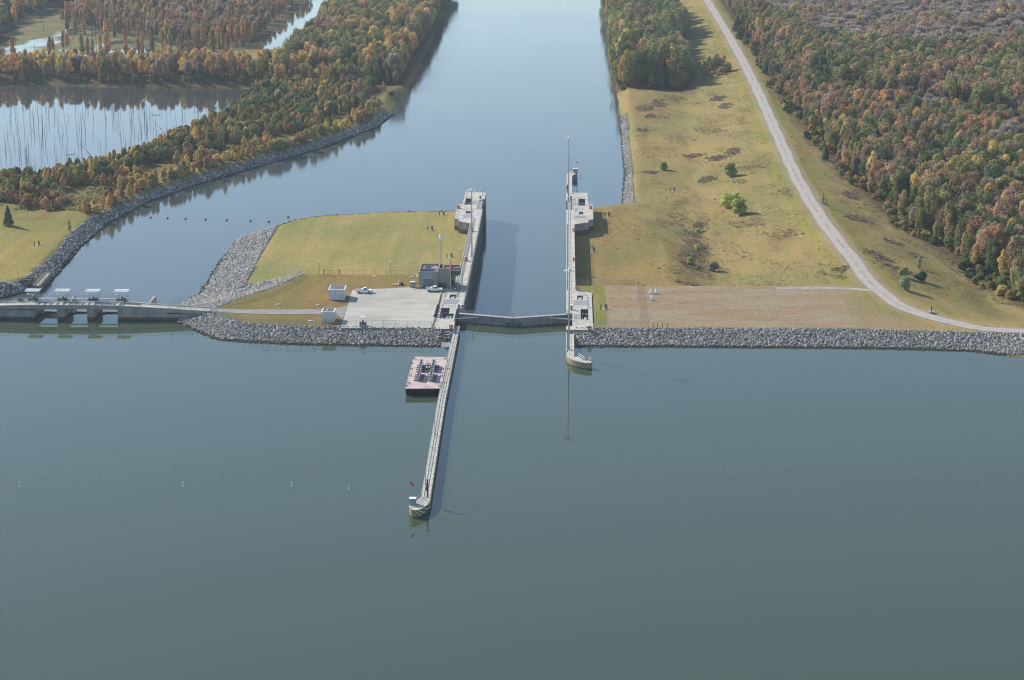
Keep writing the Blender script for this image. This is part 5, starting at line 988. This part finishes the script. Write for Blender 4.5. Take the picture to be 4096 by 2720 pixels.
def trunk_mesh(shape, seed):
    r = random.Random(seed); q = M(); rr = .012 if shape in ('column', 'cone') else .016; pts = [(0, 0, -.04)]; x = y = 0
    for k in range(1, 5): x += r.uniform(-.012, .012); y += r.uniform(-.012, .012); pts.append((x, y, k * .20))
    for k in range(4): q.cyl(pts[k], pts[k + 1], rr * (1.15 - .24 * k), rr * (.91 - .24 * k), 6, 0, False)
    if shape not in ('cone', 'column'):
        for k in range(7):
            a = r.uniform(0, 6.28); b_ = pts[2 + k % 3]; e = r.uniform(.14, .28); q.cyl(b_, (b_[0] + e * math.cos(a), b_[1] + e * math.sin(a), b_[2] + r.uniform(.10, .22)), rr * .5, rr * .15, 5, 0, False)
    me = bpy.data.meshes.new('trunk'); me.from_pydata(q.v, [], q.f); me.materials.append(BARK); return me
TRUNK = {}
def trunk_for(shape):
    if shape not in TRUNK: TRUNK[shape] = trunk_mesh(shape, len(TRUNK) + 3)
    return TRUNK[shape]
SPEC = []                                       # prototypes: colour, shape, seed
for c_ in ('green', 'dark', 'olive', 'gold', 'orange', 'rust', 'tan'):
    for s_ in (('round', 'tall', 'open') if c_ in ('green', 'olive', 'rust') else ('round', 'tall') if c_ in ('dark', 'tan') else ('tall', 'open')): SPEC.append((c_, s_))
SPEC += [('grey', 'wisp'), ('dark', 'cone'), ('gold', 'column'), ('orange', 'column'), ('olive', 'column'), ('rust', 'column'), ('green', 'bush'), ('olive', 'bush'), ('rust', 'bush'), ('lime', 'bush'), ('sage', 'bush'), ('gold', 'bush'), ('dark', 'bush')]
PM = {}
for i, (c_, s_) in enumerate(SPEC):
    nl, sz = {'round': (1700, .021), 'tall': (1500, .020), 'open': (1100, .021), 'wisp': (2400, 0), 'cone': (1300, .028), 'column': (800, .030), 'bush': (2400, .034)}[s_]
    PM[(c_, s_)] = crown_mesh('crown', s_, 40 + i, nl, sz, LEAF[c_])
KIND = {'cone': ('cedar_tree', 'tree'), 'column': ('young_tree', 'young tree'), 'bush': ('shrub', 'shrub'), 'wisp': ('bare_tree', 'tree')}
def tree_obj(c_, s_, x, y, z, h, wd_, rz, label, group, name=None):
    nm, cat = KIND.get(s_, ('broadleaf_tree', 'tree')); t = thing(name or nm, label, cat, (x, y, z), group, rz); t.scale = (h * wd_, h * wd_, h)
    for part_, me in (('trunk' if s_ != 'bush' else 'stem', trunk_for(s_)), ('crown' if s_ != 'bush' else 'foliage', PM[(c_, s_)])):
        o = bpy.data.objects.new(part_, me); C.objects.link(o); o.parent = t
    return t
T = []                                          # x, y, height, width factor, colour, shape, stand
def stand(P, step, hts, palette, name, wf=(.85, 1.2), keep=None, dens=1.0):
    P = np.asarray(P, float); x0, y0 = P.min(0); x1, y1 = P.max(0); x0, x1 = max(x0, -520), min(x1, 470); y1 = min(y1, 1790)
    gx_, gy_ = np.meshgrid(np.arange(x0, x1, step), np.arange(y0, y1, step)); n = gx_.size; x = gx_.ravel() + rng.uniform(-.5, .5, n) * step; y = gy_.ravel() + rng.uniform(-.5, .5, n) * step
    k = inpoly(x, y, P) & (rng.uniform(0, 1, n) < dens)
    if keep is not None: k &= keep(x, y)
    x, y = x[k], y[k]; u, v, s = Ps(x, y, np.full(len(x), 5.0)); k = (u > -140) & (u < 4240) & (v < 1500) & (v > -190); x, y = x[k], y[k]
    pn = np.sin(x * .043 + 1) * np.sin(y * .021 + x * .01) + .6 * np.sin(x * .017 - y * .031 + 2) + .35 * np.sin(x * .11 + y * .09)
    for i in range(len(x)):
        pl = palette(x[i], y[i], pn[i]); ks = list(pl); pl = {q: pl[q] * math.exp(1.5 * PH[q[0]](x[i], y[i])) for q in ks}; p = np.array([pl[q] for q in ks], float); c_, s_ = ks[rng.choice(len(ks), p=p / p.sum())]
        hh = rng.uniform(*hts(x[i], y[i]) if callable(hts) else hts); T.append((x[i], y[i], hh * (.85 if s_ == 'wisp' else 1), rng.uniform(*wf), c_, s_, name))
PH = {}
for k_, c_ in enumerate(LEAF): PH[c_] = (lambda a, b, p_: lambda x, y: math.sin(x * a + p_) * math.sin(y * b + 2 * p_) + .5 * math.sin(x * a * 2.7 - y * b * 2.1 + p_))(.05 + .013 * (k_ % 4), .028 + .007 * (k_ % 3), 1.7 * k_)
def edge_x(y): return np.interp(y, [664, 696, 759, 808, 916, 1116, 1349, 1500, 2600], [157.7, 153.6, 143.3, 134, 127, 121.5, 127, 127, 128])
def pal_woods(x, y, n):
    d = x - edge_x(y); a = {('olive', 'tall'): 1.5, ('olive', 'round'): 1.3, ('green', 'round'): 1.2, ('green', 'tall'): 1.0, ('rust', 'tall'): .9, ('rust', 'round'): .6, ('tan', 'tall'): .9, ('tan', 'round'): .7, ('gold', 'tall'): .35, ('orange', 'open'): .22, ('dark', 'round'): .35, ('grey', 'wisp'): .6, ('olive', 'open'): .6}
    if x > 152 and y > np.interp(x, [163, 172, 197, 219, 249, 307], [1430, 1330, 1305, 1272, 1285, 1345]) + 14 * n: a = {('grey', 'wisp'): 34, ('tan', 'tall'): 2.2, ('rust', 'tall'): 1.0, ('olive', 'tall'): .7, ('gold', 'tall'): .3}
    elif 930 < y < 1120: a[('grey', 'wisp')] = 2.6 if d > 28 else .8; a[('rust', 'tall')] = 2.2; a[('rust', 'open')] = 1.2; a[('green', 'round')] = .5; a[('orange', 'tall')] = .5
    elif y >= 1120: a[('green', 'tall')] = 2.0; a[('green', 'round')] = 2.0; a[('green', 'open')] = 1.0
    else: a[('rust', 'tall')] = 1.0; a[('tan', 'tall')] = 1.0; a[('grey', 'wisp')] = .8; a[('dark', 'round')] = .9; a[('gold', 'tall')] = .6; a[('olive', 'tall')] = 2.4; a[('green', 'tall')] = 1.6
    for k_, f_ in (((('green', 'round'), 2.2), (('dark', 'round'), 2)) if n > .55 else ((('rust', 'tall'), 1.8), (('orange', 'open'), 2)) if n < -.6 else ()):
        if k_ in a: a[k_] *= f_
    return a
def yb(x): return np.interp(x, [140, 155, 173, 198, 230], [1180, 1150, 1120, 1092, 1055])
def woods_h(x, y): d = x - edge_x(y); return (6, 12) if d < 7 else (15, 22) if (y > yb(x) and x > 146) else (9, 16) if y > 1000 else (11, 18)
stand(WOODS, 5.0, woods_h, pal_woods, 'woods', (.55, 1.0), lambda x, y: (x > edge_x(y) + 2 + 3 * np.sin(y * .11)) & ~((x > 150) & (np.abs(y - yb(x) + 6) < 6)))
def pal_fr(x, y, n): return {('olive', 'bush'): 2.2, ('green', 'bush'): 1.4, ('rust', 'bush'): 1.2, ('gold', 'bush'): .5, ('dark', 'bush'): .5, ('olive', 'column'): .8, ('rust', 'column'): .5}
stand([(a_ - 7, b_) for a_, b_ in WOODS[:7]] + [(134, 1560), (142, 1560)] + [(a_ + 9, b_) for a_, b_ in WOODS[:7][::-1]], 3.6, (1.4, 4.8), pal_fr, 'fringe', (1.0, 1.6), lambda x, y: (x > edge_x(y) - 3 + 4 * np.sin(y * .07)), .75)
def pal_clump(x, y, n): return {('green', 'round'): 2.6, ('green', 'tall'): 1.6, ('olive', 'round'): 1.8, ('olive', 'tall'): 1.2, ('dark', 'round'): .5, ('gold', 'tall'): .35, ('tan', 'round'): .5, ('rust', 'tall'): .3, ('grey', 'wisp'): .3 + (1.0 if y > 1450 else 0)}
stand(CLUMP, 5.6, lambda x, y: (6, 10) if (x < 36 or y < 1180) else (18, 26), pal_clump, 'clump', (.6, 1.0))
def pal_lw(x, y, n): return {('green', 'round'): 1.6, ('olive', 'round'): 2.0, ('olive', 'tall'): 1.6, ('gold', 'tall'): 1.0, ('gold', 'open'): .5, ('rust', 'tall'): .9, ('orange', 'open'): .4, ('tan', 'tall'): .8, ('green', 'tall'): .9, ('dark', 'tall'): .4, ('grey', 'wisp'): .25 + (1.2 if y > 1500 else 0)}
stand(LWOOD, 5.4, lambda x, y: (14, 21) if y > 1205 else (9, 14), pal_lw, 'river wood', (.6, 1.05))
def pal_band(x, y, n): return {('dark', 'bush'): 2, ('olive', 'bush'): 1.5, ('rust', 'bush'): .6, ('gold', 'tall'): .4} if y < (1222 if x < -300 else 1214) else {('gold', 'tall'): 2.2, ('orange', 'tall'): 1.5, ('orange', 'open'): 1.2, ('olive', 'tall'): 1.5, ('rust', 'tall'): 1.6, ('tan', 'tall'): 1.2, ('grey', 'wisp'): 1.4, ('gold', 'open'): 1.2}  # low dark bushes added along the front; their colour stands for bank shade
stand(BAND, 5.4, lambda x, y: (3, 6) if y < (1222 if x < -300 else 1214) else (9, 15), pal_band, 'band', (.6, .9), None, .95)
def pal_strip(x, y, n):
    a = {('green', 'bush'): 2.2, ('olive', 'bush'): 2.6, ('dark', 'bush'): .8, ('rust', 'column'): .5, ('orange', 'column'): .5, ('gold', 'column'): 1.1, ('olive', 'column'): 1.0, ('gold', 'bush'): .6, ('rust', 'bush'): .7}
    if n > .5: a[('dark', 'bush')] = 3
    return a
stand(STRIP, 3.9, lambda x, y: (4.5, 9), pal_strip, 'strip', (.55, 1.0), lambda x, y: dline(x, y, LBANK) > np.interp(y, [850, 960, 1040, 1100], [36, 34, 22, 10]) + 4 * np.sin(y * .09))
BANKY = [(-192, 800), (-188, 852), (-173, 895), (-150, 945), (-124, 1000), (-104, 1060), (-100, 1100), (-112, 1120), (-124, 1070), (-145, 1008), (-168, 955), (-200, 912), (-216, 874), (-232, 850), (-250, 838), (-240, 818), (-205, 815)]
def pal_bank(x, y, n): return {('gold', 'column'): 3.4, ('orange', 'column'): 1.8, ('rust', 'column'): .6, ('olive', 'column'): .9, ('gold', 'bush'): 1.4, ('olive', 'bush'): .6, ('rust', 'bush'): .4}
stand(BANKY, 3.7, lambda x, y: (2.6, 6.5), pal_bank, 'bank', (1.1, 1.7), lambda x, y: (H(x, y) > -5.3) & ((dline(x, y, LBANK) < 14.5) | ((np.sin(x * .13 + y * .06) + .6 * np.sin(y * .13) > .25) & (dline(x, y, LBANK) > 17))), .9)
stand([(-112, 1084), (-100, 1100), (-104, 1164), (-99, 1184), (-112, 1186)], 6.5, (2, 5), pal_bank, 'bank', (.9, 1.4), None, .3)
CYP = [(-520, 1290), (-300, 1300), (-252, 1310), (-222, 1320), (-224, 1400), (-226, 1560), (-226, 1790), (-520, 1790)]
def pal_cyp(x, y, n): return {('rust', 'column'): 3, ('orange', 'column'): 1, ('olive', 'column'): .8, ('rust', 'open'): .8} if y < np.interp(x, [-374, -293, -259, -206], [1540, 1420, 1400, 1400]) else {('rust', 'tall'): 2, ('orange', 'tall'): .7, ('tan', 'tall'): 1.2, ('grey', 'wisp'): 2.0, ('rust', 'open'): 1.2, ('olive', 'tall'): 1.0 if y > 1500 else .2}
def cyp_keep(x, y):
    dense = np.where(y > np.interp(x, [-374, -293, -259, -206], [1540, 1420, 1400, 1400]), 1.0, 0.13); chan = (x > -412 - (y - 1400) * .1) & (x < -385 - (y - 1400) * .05) & (y > 1330); return (rng.uniform(0, 1, x.shape) < dense) & ~chan & ~((x < -350) & (y < 1470) & (rng.uniform(0, 1, x.shape) < .8)) & ~inpoly(x, y, TL_LAND)
stand(CYP, 8.0, (12, 18), pal_cyp, 'cypress', (.45, .75), cyp_keep)
stand(TL_LAND, 8.0, (12, 17), lambda x, y, n: {('olive', 'round'): 1.5, ('rust', 'tall'): 1.2, ('tan', 'round'): 1.0, ('orange', 'open'): .6, ('gold', 'tall'): .5, ('grey', 'wisp'): 1.0}, 'corner', (.8, 1.1))
ZT = H(np.array([t_[0] for t_ in T]), np.array([t_[1] for t_ in T])); ok_ = [i for i, t_ in enumerate(T) if t_[6] in ('cypress', 'band') or ZT[i] > LOW - .2]
T = [T[i] for i in ok_]; ZT = np.maximum(ZT[ok_], LOW - .5); print('trees', len(T))
# single trees and shrubs set out one by one
ONE = [('q6', 1155, 192, 'lime', 'bush', 7.0, 'large round yellow green willow alone in the upper field'), ('q6', 660, 148, 'lime', 'bush', 4.6, 'small yellow green willow in the upper field near the riverbank rocks'), ('q6', 1112, 428, 'lime', 'bush', 7.2, 'left willow of the yellow green pair in the middle of the field'),
       ('q6', 1222, 474, 'lime', 'bush', 7.6, 'right willow of the yellow green pair in the middle of the field'), ('q6', 1190, 380, 'lime', 'bush', 4.6, 'small yellow green willow behind the pair in the field'), ('q6', 908, 612, 'lime', 'bush', 2.4, 'topmost small yellow green shrub in the weedy ditch'), ('q6', 905, 735, 'lime', 'bush', 2.6, 'middle small yellow green shrub in the weedy ditch'),
       ('q6', 853, 848, 'lime', 'bush', 3.6, 'bright yellow green shrub at the lower end of the weedy ditch'), ('q6', 1022, 893, 'sage', 'bush', 4.2, 'pale grey green shrub right of the lower end of the ditch'), ('q6', 905, 885, 'sage', 'bush', 2.0, 'low pale shrub below the ditch'),
       ('t4', 465, 625, 'sage', 'bush', 5.4, 'large grey green shrub on the slope right of the gravel road'), ('t4', 715, 490, 'dark', 'bush', 4.2, 'dark green shrub behind the grey green one on the slope'), ('t4', 445, 425, 'olive', 'bush', 4.4, 'brownish shrub between the road and the dark green shrub'), ('t4', 690, 290, 'sage', 'column', 5.0, 'thin grey green young tree on the slope above the shrubs'),
       ('q7', 948, 425, 'dark', 'bush', 3.2, 'low dark green shrub close to the edge of the woods'), ('q7', 425, 72, 'dark', 'cone', 7.0, 'dark green cedar alone on the slope right of the road'), ('q5', 80, 700, 'dark', 'cone', 8.5, 'dark green cedar on the left bank at the border of the mown grass'), ('q5', 640, 752, 'gold', 'column', 5.0, 'olive gold young tree at the top of the left bank rocks by the mown grass'),
       ('q2x', 0, 0, '', '', 0, '')]
for v_, x, y, c_, s_, h_, lab in ONE[:-1]:
    p = WH(v_, x, y)
    if (c_, s_) not in PM: PM[(c_, s_)] = crown_mesh('crown', s_, 777, 600, .034, LEAF[c_])
    tree_obj(c_, s_, p[0], p[1], p[2] - .1, h_, 1.25 if s_ == 'bush' else 1.0, rng.uniform(0, 6), lab, None)
CED = [(1695, 72, 8), (1706, 90, 10), (1720, 100, 8.5), (1741, 128, 6), (1712, 60, 9), (1728, 62, 10), (1738, 75, 9), (1765, 170, 8.5), (1700, 58, 7)]
for u_, v_, h_ in CED:
    p = DH(u_, v_); tree_obj('dark', 'cone', p[0], p[1], p[2] - .2, h_, 1.35, rng.uniform(0, 6), 'dark green cedar beside the far stretch of the gravel road', 'cedars along the far gravel road')
GROVE = [(1622, 172, 'gold', 'column', 9), (1634, 168, 'green', 'tall', 11), (1646, 170, 'olive', 'tall', 11), (1658, 166, 'green', 'tall', 10), (1668, 164, 'orange', 'column', 10), (1676, 166, 'olive', 'bush', 7), (1640, 178, 'olive', 'bush', 3.5), (1655, 176, 'gold', 'bush', 3), (1650, 160, 'gold', 'tall', 11), (1664, 172, 'rust', 'bush', 5.5)]
for u_, v_, c_, s_, h_ in GROVE:
    p = DH(u_, v_); tree_obj(c_, s_, p[0], p[1], p[2] - .2, h_, 1.1, rng.uniform(0, 6), WORD[c_] + ' ' + KIND.get(s_, ('', 'tree'))[1] + ' in the small grove just left of the gravel road', 'small grove beside the far gravel road')
RB = [(1437, 208), (1425, 190), (1431, 196), (1446, 200), (855, 205), (868, 214), (905, 222)]
for u_, v_ in RB:
    p = DH(u_, v_); tree_obj('dark', 'bush', p[0], p[1], p[2] - .2, 3.6, 1.2, rng.uniform(0, 6), 'rounded dark shrub at the edge of the left bank clearing' if u_ < 1000 else 'rounded dark shrub at the river corner of the tall clump', 'dark shrubs by the river')
# the largest in view become trees of their own, the far rest is one wood
PLACE = {'fringe': 'along the ragged edge of the woods right of the gravel road', 'woods': 'in the mixed autumn woods right of the gravel road', 'clump': 'in the tall stand between river and gravel road', 'river wood': 'in the tall wood on the left river bank', 'band': 'in the flooded row beyond the swamp pool', 'strip': 'in the thicket between swamp and left bank', 'bank': 'on the grassy left bank above the rocks', 'cypress': 'standing in the duckweed swamp', 'corner': 'in the far left corner wood'}
xs, ys, hs = (np.array([t_[i] for t_ in T]) for i in (0, 1, 2)); uu, vv, ss = Ps(xs, ys, ZT + hs * .6); inside = (uu > 10) & (uu < 4086) & (vv > 10)
big = hs * ss; quota = {'broadleaf_tree': 285, 'young_tree': 200, 'shrub': 210, 'bare_tree': 120, 'cedar_tree': 50}; chosen = set()
for nm, q_ in quota.items():
    ids = [i for i in range(len(T)) if inside[i] and KIND.get(T[i][5], ('broadleaf_tree',))[0] == nm]; ids.sort(key=lambda i: -big[i]); chosen |= set(ids[:q_])
SHW = {'round': 'broad', 'tall': 'tall', 'open': 'loose crowned', 'bush': 'bushy', 'column': 'slim', 'wisp': 'leafless', 'cone': 'conical'}
for i in sorted(chosen):
    x, y, h_, wf_, c_, s_, st = T[i]; kd = KIND.get(s_, ('', 'tree'))[1]
    tree_obj(c_, s_, x, y, ZT[i] - .1, h_, wf_, rng.uniform(0, 6.28), f'{SHW[s_]} {WORD[c_]} {kd} {PLACE[st]}', f'{WORD[c_]} {SHW[s_]} {kd}s {PLACE[st]}')
rest = [i for i in range(len(T)) if i not in chosen]
used = sorted({(T[i][4], T[i][5]) for i in rest})
src = {}
for o in C.objects:
    if o.type == 'MESH' and o.name.split('.')[0] in ('crown', 'foliage', 'trunk', 'stem'): src.setdefault(o.data.name, o)
def gn_scatter(name, ids, groups):
    me = bpy.data.meshes.new(name); me.vertices.add(len(ids)); me.vertices.foreach_set('co', np.array([(T[i][0], T[i][1], ZT[i] - .1) for i in ids], np.float32).ravel())
    for an, ty, val in (('kind', 'INT', [groups.index((T[i][4], T[i][5])) for i in ids]), ('turn', 'FLOAT_VECTOR', [(0, 0, rng.uniform(0, 6.28)) for _ in ids]), ('size', 'FLOAT_VECTOR', [(T[i][2] * T[i][3], T[i][2] * T[i][3], T[i][2]) for i in ids])):
        a = me.attributes.new(an, ty, 'POINT'); a.data.foreach_set('value' if ty == 'INT' else 'vector', np.array(val, np.int32 if ty == 'INT' else np.float32).ravel())
    o = bpy.data.objects.new(name, me); C.objects.link(o); o['kind'] = 'stuff'
    g = bpy.data.node_groups.new(name, 'GeometryNodeTree'); g.interface.new_socket('Geometry', in_out='INPUT', socket_type='NodeSocketGeometry'); g.interface.new_socket('Geometry', in_out='OUTPUT', socket_type='NodeSocketGeometry')
    gi, go, jn = g.nodes.new('NodeGroupInput'), g.nodes.new('NodeGroupOutput'), g.nodes.new('GeometryNodeJoinGeometry')
    def na(nm, dt): n = g.nodes.new('GeometryNodeInputNamedAttribute'); n.data_type = dt; n.inputs[0].default_value = nm; return n.outputs[0]
    kd, tn, sz = na('kind', 'INT'), na('turn', 'FLOAT_VECTOR'), na('size', 'FLOAT_VECTOR'); e2r = g.nodes.new('FunctionNodeEulerToRotation'); g.links.new(tn, e2r.inputs[0])
    for k, (c_, s_) in enumerate(groups):
        cmp = g.nodes.new('FunctionNodeCompare'); cmp.data_type = 'INT'; cmp.operation = 'EQUAL'; g.links.new(kd, cmp.inputs[2]); cmp.inputs[3].default_value = k
        for me_ in (PM[(c_, s_)], trunk_for(s_)):
            so_ = src.get(me_.name)
            if so_ is None: continue
            oi = g.nodes.new('GeometryNodeObjectInfo'); oi.transform_space = 'ORIGINAL'; oi.inputs['Object'].default_value = so_; oi.inputs['As Instance'].default_value = True
            ip = g.nodes.new('GeometryNodeInstanceOnPoints'); g.links.new(gi.outputs[0], ip.inputs['Points']); g.links.new(cmp.outputs[0], ip.inputs['Selection']); g.links.new(oi.outputs['Geometry'], ip.inputs['Instance']); g.links.new(e2r.outputs[0], ip.inputs['Rotation']); g.links.new(sz, ip.inputs['Scale']); g.links.new(ip.outputs[0], jn.inputs[0])
    g.links.new(jn.outputs[0], go.inputs[0]); md = o.modifiers.new('scatter', 'NODES'); md.node_group = g; return o
missing = [k for k in used if PM[k].name not in src]
for c_, s_ in missing:                          # every kind of the far wood also stands once by itself
    i = next(i for i in rest if (T[i][4], T[i][5]) == (c_, s_)); rest.remove(i); x, y, h_, wf_, _, _, st = T[i]; kd = KIND.get(s_, ('', 'tree'))[1]
    t = tree_obj(c_, s_, x, y, ZT[i] - .1, h_, wf_, 1.0, f'{SHW[s_]} {WORD[c_]} {kd} {PLACE[st]}', f'{WORD[c_]} {SHW[s_]} {kd}s {PLACE[st]}')
    for ch in t.children: src.setdefault(ch.data.name, ch)
gn_scatter('distant_woodland', rest, used)
# dead trees of the swamp pool
def snag_mesh(seed):
    r = random.Random(seed); q = M(); x = y = 0; p0 = (0, 0, -.12)
    for k in range(4):
        x += r.uniform(-.03, .03); y += r.uniform(-.03, .03); p1 = (x, y, (k + 1) * .25); q.cyl(p0, p1, .030 - .006 * k, .024 - .006 * k, 6, 0, False); p0 = p1
    for k in range(3): a = r.uniform(0, 6.28); z = r.uniform(.35, .9); e = r.uniform(.05, .16); q.cyl((x * z, y * z, z), (x * z + e * math.cos(a), y * z + e * math.sin(a), z + r.uniform(-.02, .08)), .010, .004, 4, 0, False)
    me = bpy.data.meshes.new('dead_tree'); me.from_pydata(q.v, [], q.f); me.materials.append(SNAG); return me
SM = [snag_mesh(k) for k in range(6)]; POOL = [(-480, 862), (-306, 866), (-270, 890), (-250, 908), (-230, 928), (-213, 970), (-203, 1030), (-195, 1075), (-193, 1190), (-260, 1192), (-347, 1206), (-480, 1210)]
ns = nl_ = st_ = 0; tries = 0
LS = ('tall thin dead trunk standing in the open swamp pool', 'short dead stub standing in the open swamp pool', 'bleached log floating on the swamp pool'); LG = ('thin dead trunks in the swamp pool', 'short dead stubs in the swamp pool', 'logs floating on the swamp pool')
while tries < 9000 and (ns < 240 or st_ < 120):
    tries += 1; x, y = rng.uniform(-480, -195), rng.uniform(865, 1205)
    if not inpoly(np.array([x]), np.array([y]), POOL)[0] or rng.uniform() < (y - 865) / 480: continue
    u, v, s = Ps(np.array([x]), np.array([y]), np.array([LOW]))
    if u[0] < -20: continue
    if rng.uniform() < .58 and ns < 240: h_, k, me = rng.uniform(3.5, 10.5), 0, SM[ns % 6]; ns += 1; wd_ = rng.uniform(.28, .55)
    elif st_ < 120: h_, k, me = rng.uniform(.5, 1.4), 1, SM[st_ % 6]; st_ += 1; wd_ = 9.0 / (h_ + 3)
    else: continue
    o = tag(bpy.data.objects.new(('dead_tree', 'tree_stub')[k], me), LS[k], ('dead tree', 'stump')[k], LG[k]); C.objects.link(o); o.location = (x, y, LOW); o.scale = (h_ * wd_, h_ * wd_, h_); o.rotation_euler = (rng.uniform(-.05, .05), rng.uniform(-.06, .06), rng.uniform(0, 6))
    if rng.uniform() < .04: o.rotation_euler = (0, rng.uniform(.5, .8), rng.uniform(0, 6))
for k in range(70):
    x, y = rng.uniform(-400, -232), rng.uniform(1330, 1540); h_ = rng.uniform(8, 15)
    o = tag(bpy.data.objects.new('dead_tree', SM[k % 6]), 'tall grey trunk with hardly any twigs standing in the duckweed swamp', 'dead tree', 'bare trunks in the duckweed swamp'); C.objects.link(o); o.location = (x, y, LOW); o.scale = (h_ * .42, h_ * .42, h_); o.rotation_euler = (0, 0, rng.uniform(0, 6))
lg = M(); lg.cyl((-.5, 0, 0), (.5, .04, .03), .02, .010, 7); lg.cyl((.1, 0, 0), (.28, .13, .05), .014, .006, 5); lm = bpy.data.meshes.new('floating_log'); lm.from_pydata(lg.v, [], lg.f); lm.materials.append(LOGM); lm2 = lm.copy(); lm2.materials[0] = SNAG
for k in range(16):
    for _ in range(60):
        x, y = rng.uniform(-430, -198), rng.uniform(880, 1190)
        if inpoly(np.array([x]), np.array([y]), POOL)[0]: break
    o = tag(bpy.data.objects.new('floating_log', lm if k % 2 else lm2), LS[2] if k % 2 else 'dark log floating on the swamp pool', 'log', LG[2]); C.objects.link(o); s = rng.uniform(3.5, 8); o.location = (x, y, LOW + .12); o.scale = (s, s, s); o.rotation_euler = (0, 0, rng.uniform(-.7, .7) + (0 if k % 3 else 1.2))
# rank weeds and tussocks: one ground cover
def weeds(name, n, region, size, m, keep):
    x0, y0, x1, y1 = region; x = rng.uniform(x0, x1, n); y = rng.uniform(y0, y1, n); k = keep(x, y); x, y = x[k], y[k]; z = H(x, y); r = np.random.default_rng(5); n = len(x); c_ = 4
    X_ = np.repeat(x, c_) + r.normal(0, .45, n * c_); Y_ = np.repeat(y, c_) + r.normal(0, .45, n * c_); s = size * np.repeat(r.lognormal(0, .35, n), c_); a = r.uniform(0, 3.14, n * c_); Z_ = np.repeat(z, c_)
    dx, dy = np.cos(a) * s * .9, np.sin(a) * s * .9; tx, ty = r.normal(0, .3, n * c_) * s, r.normal(0, .3, n * c_) * s
    V = np.stack([np.stack([X_ - dx, Y_ - dy, Z_ - .05], -1), np.stack([X_ + dx, Y_ + dy, Z_ - .05], -1), np.stack([X_ + dx * .7 + tx, Y_ + dy * .7 + ty, Z_ + s], -1), np.stack([X_ - dx * .7 + tx, Y_ - dy * .7 + ty, Z_ + s * .8], -1)], 1).reshape(-1, 3)
    o = bpy.data.objects.new(name, np_mesh(name, V, np.arange(len(V)).reshape(-1, 4), [m])); C.objects.link(o); o['kind'] = 'stuff'; return o
def pn_(x, y, k=0): return np.sin(x * .105 + 3 * k + .9 * np.sin(y * .04)) * np.sin(y * .052 + 1.7 * k + .8 * np.sin(x * .07)) + .5 * np.sin(x * .27 + y * .13 + k)
WEEDB = leafmat('brown weeds', (.068, .052, .030), (.105, .080, .046), .006); WEEDG = leafmat('green tussocks', (.088, .076, .030), (.120, .100, .040), .006)
fieldk = lambda x, y: (dline(x, y, ROADC) > 6) & (x > 38) & (H(x, y) > -7) & (x < edge_x(y) + 6) & ~inpoly(x, y, CLUMP)
weeds('rank_weeds', 42000, (36, 664, 165, 1160), .20, WEEDB, lambda x, y: fieldk(x, y) & (((pn_(x, y) > .8) & (pn_(y, x, 1) > -.2)) | ((dline(x, y, DITCH) < 4.5)) | ((dline(x, y, DITCH) < 7) & (pn_(x, y, 2) > .3)) | ((x > edge_x(y) - 9) & (pn_(x, y, 3) > -.3))))
PATCH = [(DH(u_, v_), a_, b_) for u_, v_, a_, b_ in ((1603, 540, 3, 9), (1606, 565, 3.4, 10), (1598, 590, 4, 9), (1592, 612, 3.2, 7), (1612, 520, 2.5, 6), (1486, 250, 4, 10), (1520, 240, 3.5, 12), (1500, 268, 3, 7), (1655, 228, 4, 9), (1672, 245, 3, 9), (1480, 300, 3, 4), (1690, 350, 3, 9), (1655, 365, 5, 7), (1600, 360, 5, 5), (1505, 398, 4, 4), (1630, 415, 4, 6), (2015, 585, 3.5, 6), (2035, 598, 3.2, 5), (2062, 618, 4, 6), (2090, 628, 3, 4), (1945, 619, 4, 4), (1590, 655, 6, 2), (1980, 505, 5, 6), (2060, 560, 3, 5), (2110, 590, 3, 4), (1960, 450, 3, 8), (1760, 60, 6, 30))]
weeds('brown_brush', 120000, (34, 655, 160, 1420), .38, leafmat('brush', (.062, .047, .029), (.098, .074, .045), .006), lambda x, y: np.any([((x - p_[0]) / a_) ** 2 + ((y - p_[1]) / b_) ** 2 < 1.7 * np.random.default_rng(9).uniform(0, 1, x.shape) ** 1.3 + .35 * np.sin(x * .9 + y * .5) for p_, a_, b_ in PATCH], 0) & (dline(x, y, ROADC) > 4))
weeds('grass_tussocks', 50000, (12, 664, 165, 1500), .14, WEEDG, lambda x, y: ((fieldk(x, y) & (pn_(x, y, 1) > -.1)) | ((x > 14) & (x < 38) & (y < 800) & (pn_(x, y, 1) > .3))) & (H(x, y) > -7))
weeds('bank_undergrowth', 40000, (-240, 790, -95, 1190), .6, WEEDG, lambda x, y: (inpoly(x, y, BANKY) | inpoly(x, y, STRIP)) & (H(x, y) > -5.6) & (pn_(x, y, 1) > -.2))

# ------------------------------------------------------------------ air
hm = bpy.data.materials.new('haze air'); hm.use_nodes = True; t = hm.node_tree; t.nodes.remove(t.nodes['Principled BSDF']); pv = nd(t, 'ShaderNodeVolumePrincipled'); pv.inputs['Color'].default_value = (.72, .85, 1.0, 1); pv.inputs['Density'].default_value = HAZE; pv.inputs['Anisotropy'].default_value = .25
t.links.new(pv.outputs[0], t.nodes['Material Output'].inputs['Volume'])
q = M(); q.box(-1700, -900, -16, 1700, 2760, 172); struct(q.build('haze', hm), 'stuff')
